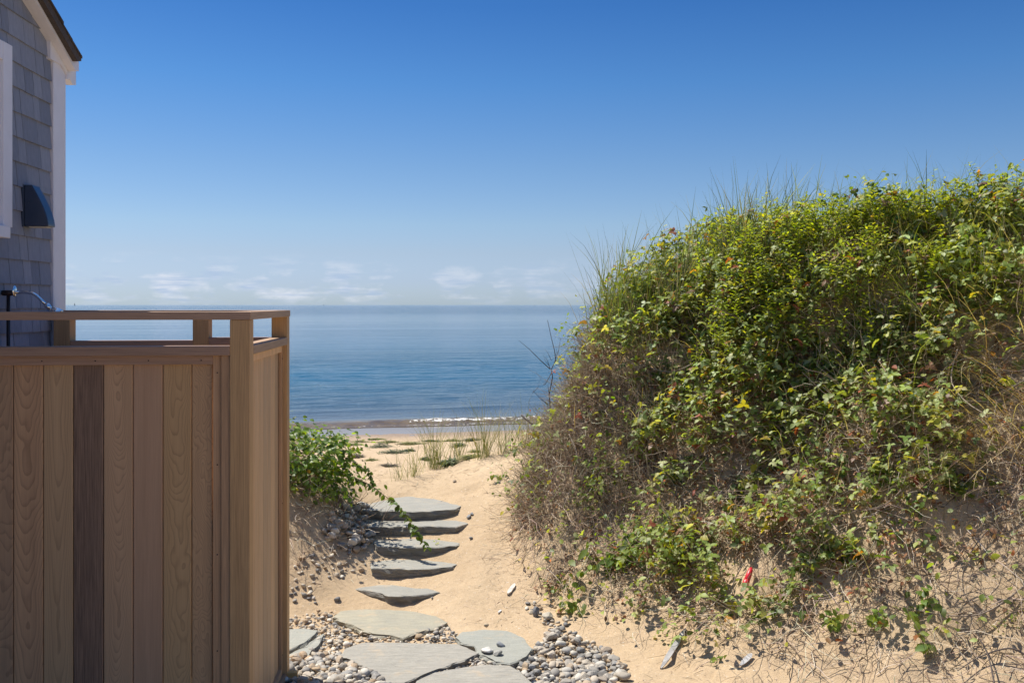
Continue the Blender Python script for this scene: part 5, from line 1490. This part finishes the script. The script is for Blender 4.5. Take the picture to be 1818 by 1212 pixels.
# twig crumbs on the sand
tc = Acc(); rng = np.random.default_rng(90)
n = 2000
cx_ = rng.uniform(-1.5, .4, n); cy_ = rng.uniform(6.2, 9.4, n)
m = (rng.random(n) < .12 + .8 * sstep(8.3, 8.9, cy_)) | (cx_ > -.25)
cx_, cy_ = cx_[m], cy_[m]; n = len(cx_)
v, q, c, _p = twigs(np.c_[cx_, cy_, H(cx_, cy_) + .004], np.c_[rng.normal(0, 1, (n, 2)), rng.normal(0, .1, n)], rng.gamma(2, .022, n) + .008, rng.uniform(.0008, .002, n), pick(TW, TWW, n, rng), 4, .15, 0, 3, rng)
tc.add(v, q, c)
n = 1000
bx = rng.uniform(.3, 4.6, n); by = rng.uniform(3.9, 6.4, n); h_ = H(bx, by); m = (h_ < .6)
bx, by, h_ = bx[m], by[m], h_[m]; n = len(bx)
v, q, c, _p = twigs(np.c_[bx, by, h_ + .006], np.c_[rng.normal(0, 1, (n, 2)), rng.normal(0, .2, n)], rng.gamma(2, .05, n) + .02, rng.uniform(.001, .0025, n), pick(TW, TWW, n, rng), 5, .3, .02, 3, rng)
tc.add(v, q, c)
o = tc.build("twig_debris", M_TWIG); tag(o, "small scattered bits of twig on the sand", "twigs", kind="stuff")
# little dune stones / grit on the left bank
# ------------------------------------------------------------------ far boats on the horizon
M_BOAT = mat_plain("boat_white", (.6, .62, .65), .5); M_BD = mat_plain("boat_dark", (.08, .09, .11), .6)
def boat(px, d, L_, mast, label, dark=False):
    X = (px - CX) / F * d; root = empty("boat", (X, d, WZ)); tag(root, label, "boat", "tiny boats on the horizon")
    bm = bmesh.new(); rows = []
    for t, w in ((-.5, .7), (-.2, 1), (.2, .9), (.5, .05)):
        rows.append([bm.verts.new((t * L_, s * w * L_ * .14, z)) for s, z in ((-1, L_ * .12), (-.6, -.3), (.6, -.3), (1, L_ * .12))])
    for a_, b_ in zip(rows[:-1], rows[1:]):
        for j in range(4): bm.faces.new((a_[j], a_[(j + 1) % 4], b_[(j + 1) % 4], b_[j]))
    bm.faces.new(rows[0]); bm.faces.new(rows[-1][::-1]); bmesh.ops.recalc_face_normals(bm, faces=bm.faces[:])
    bm_to("hull", bm, M_BD if dark else M_BOAT, root)
    box("cabin", (-L_ * .15, -L_ * .08, L_ * .121), (L_ * .12, L_ * .08, L_ * .24), M_BOAT, root)
    if mast:
        tube("mast", [(0, 0, L_ * .24), (0, 0, mast)], L_ * .012, M_BD, root, 6)
        me = bpy.data.meshes.new("sail"); me.from_pydata([(-.02 * L_, 0, L_ * .3), (-.42 * L_, 0, L_ * .3), (-.02 * L_, 0, mast * .95), (-.02 * L_, .2, L_ * .3), (-.42 * L_, .2, L_ * .3), (-.02 * L_, .2, mast * .95)], [], [(0, 1, 2), (3, 5, 4), (0, 3, 4, 1), (1, 4, 5, 2), (2, 5, 3, 0)])
        link("sail", me, root, M_BD)
boat(133, 4200, 9, 14, "tiny sailing boat on the horizon above the enclosure rail")
boat(575, 4600, 7, 6, "tiny boat on the horizon just right of the enclosure")
boat(716, 4800, 8, 0, "tiny low boat on the horizon left of the middle", True)
boat(949, 4700, 9, 0, "tiny low boat on the horizon near the bluff", True)
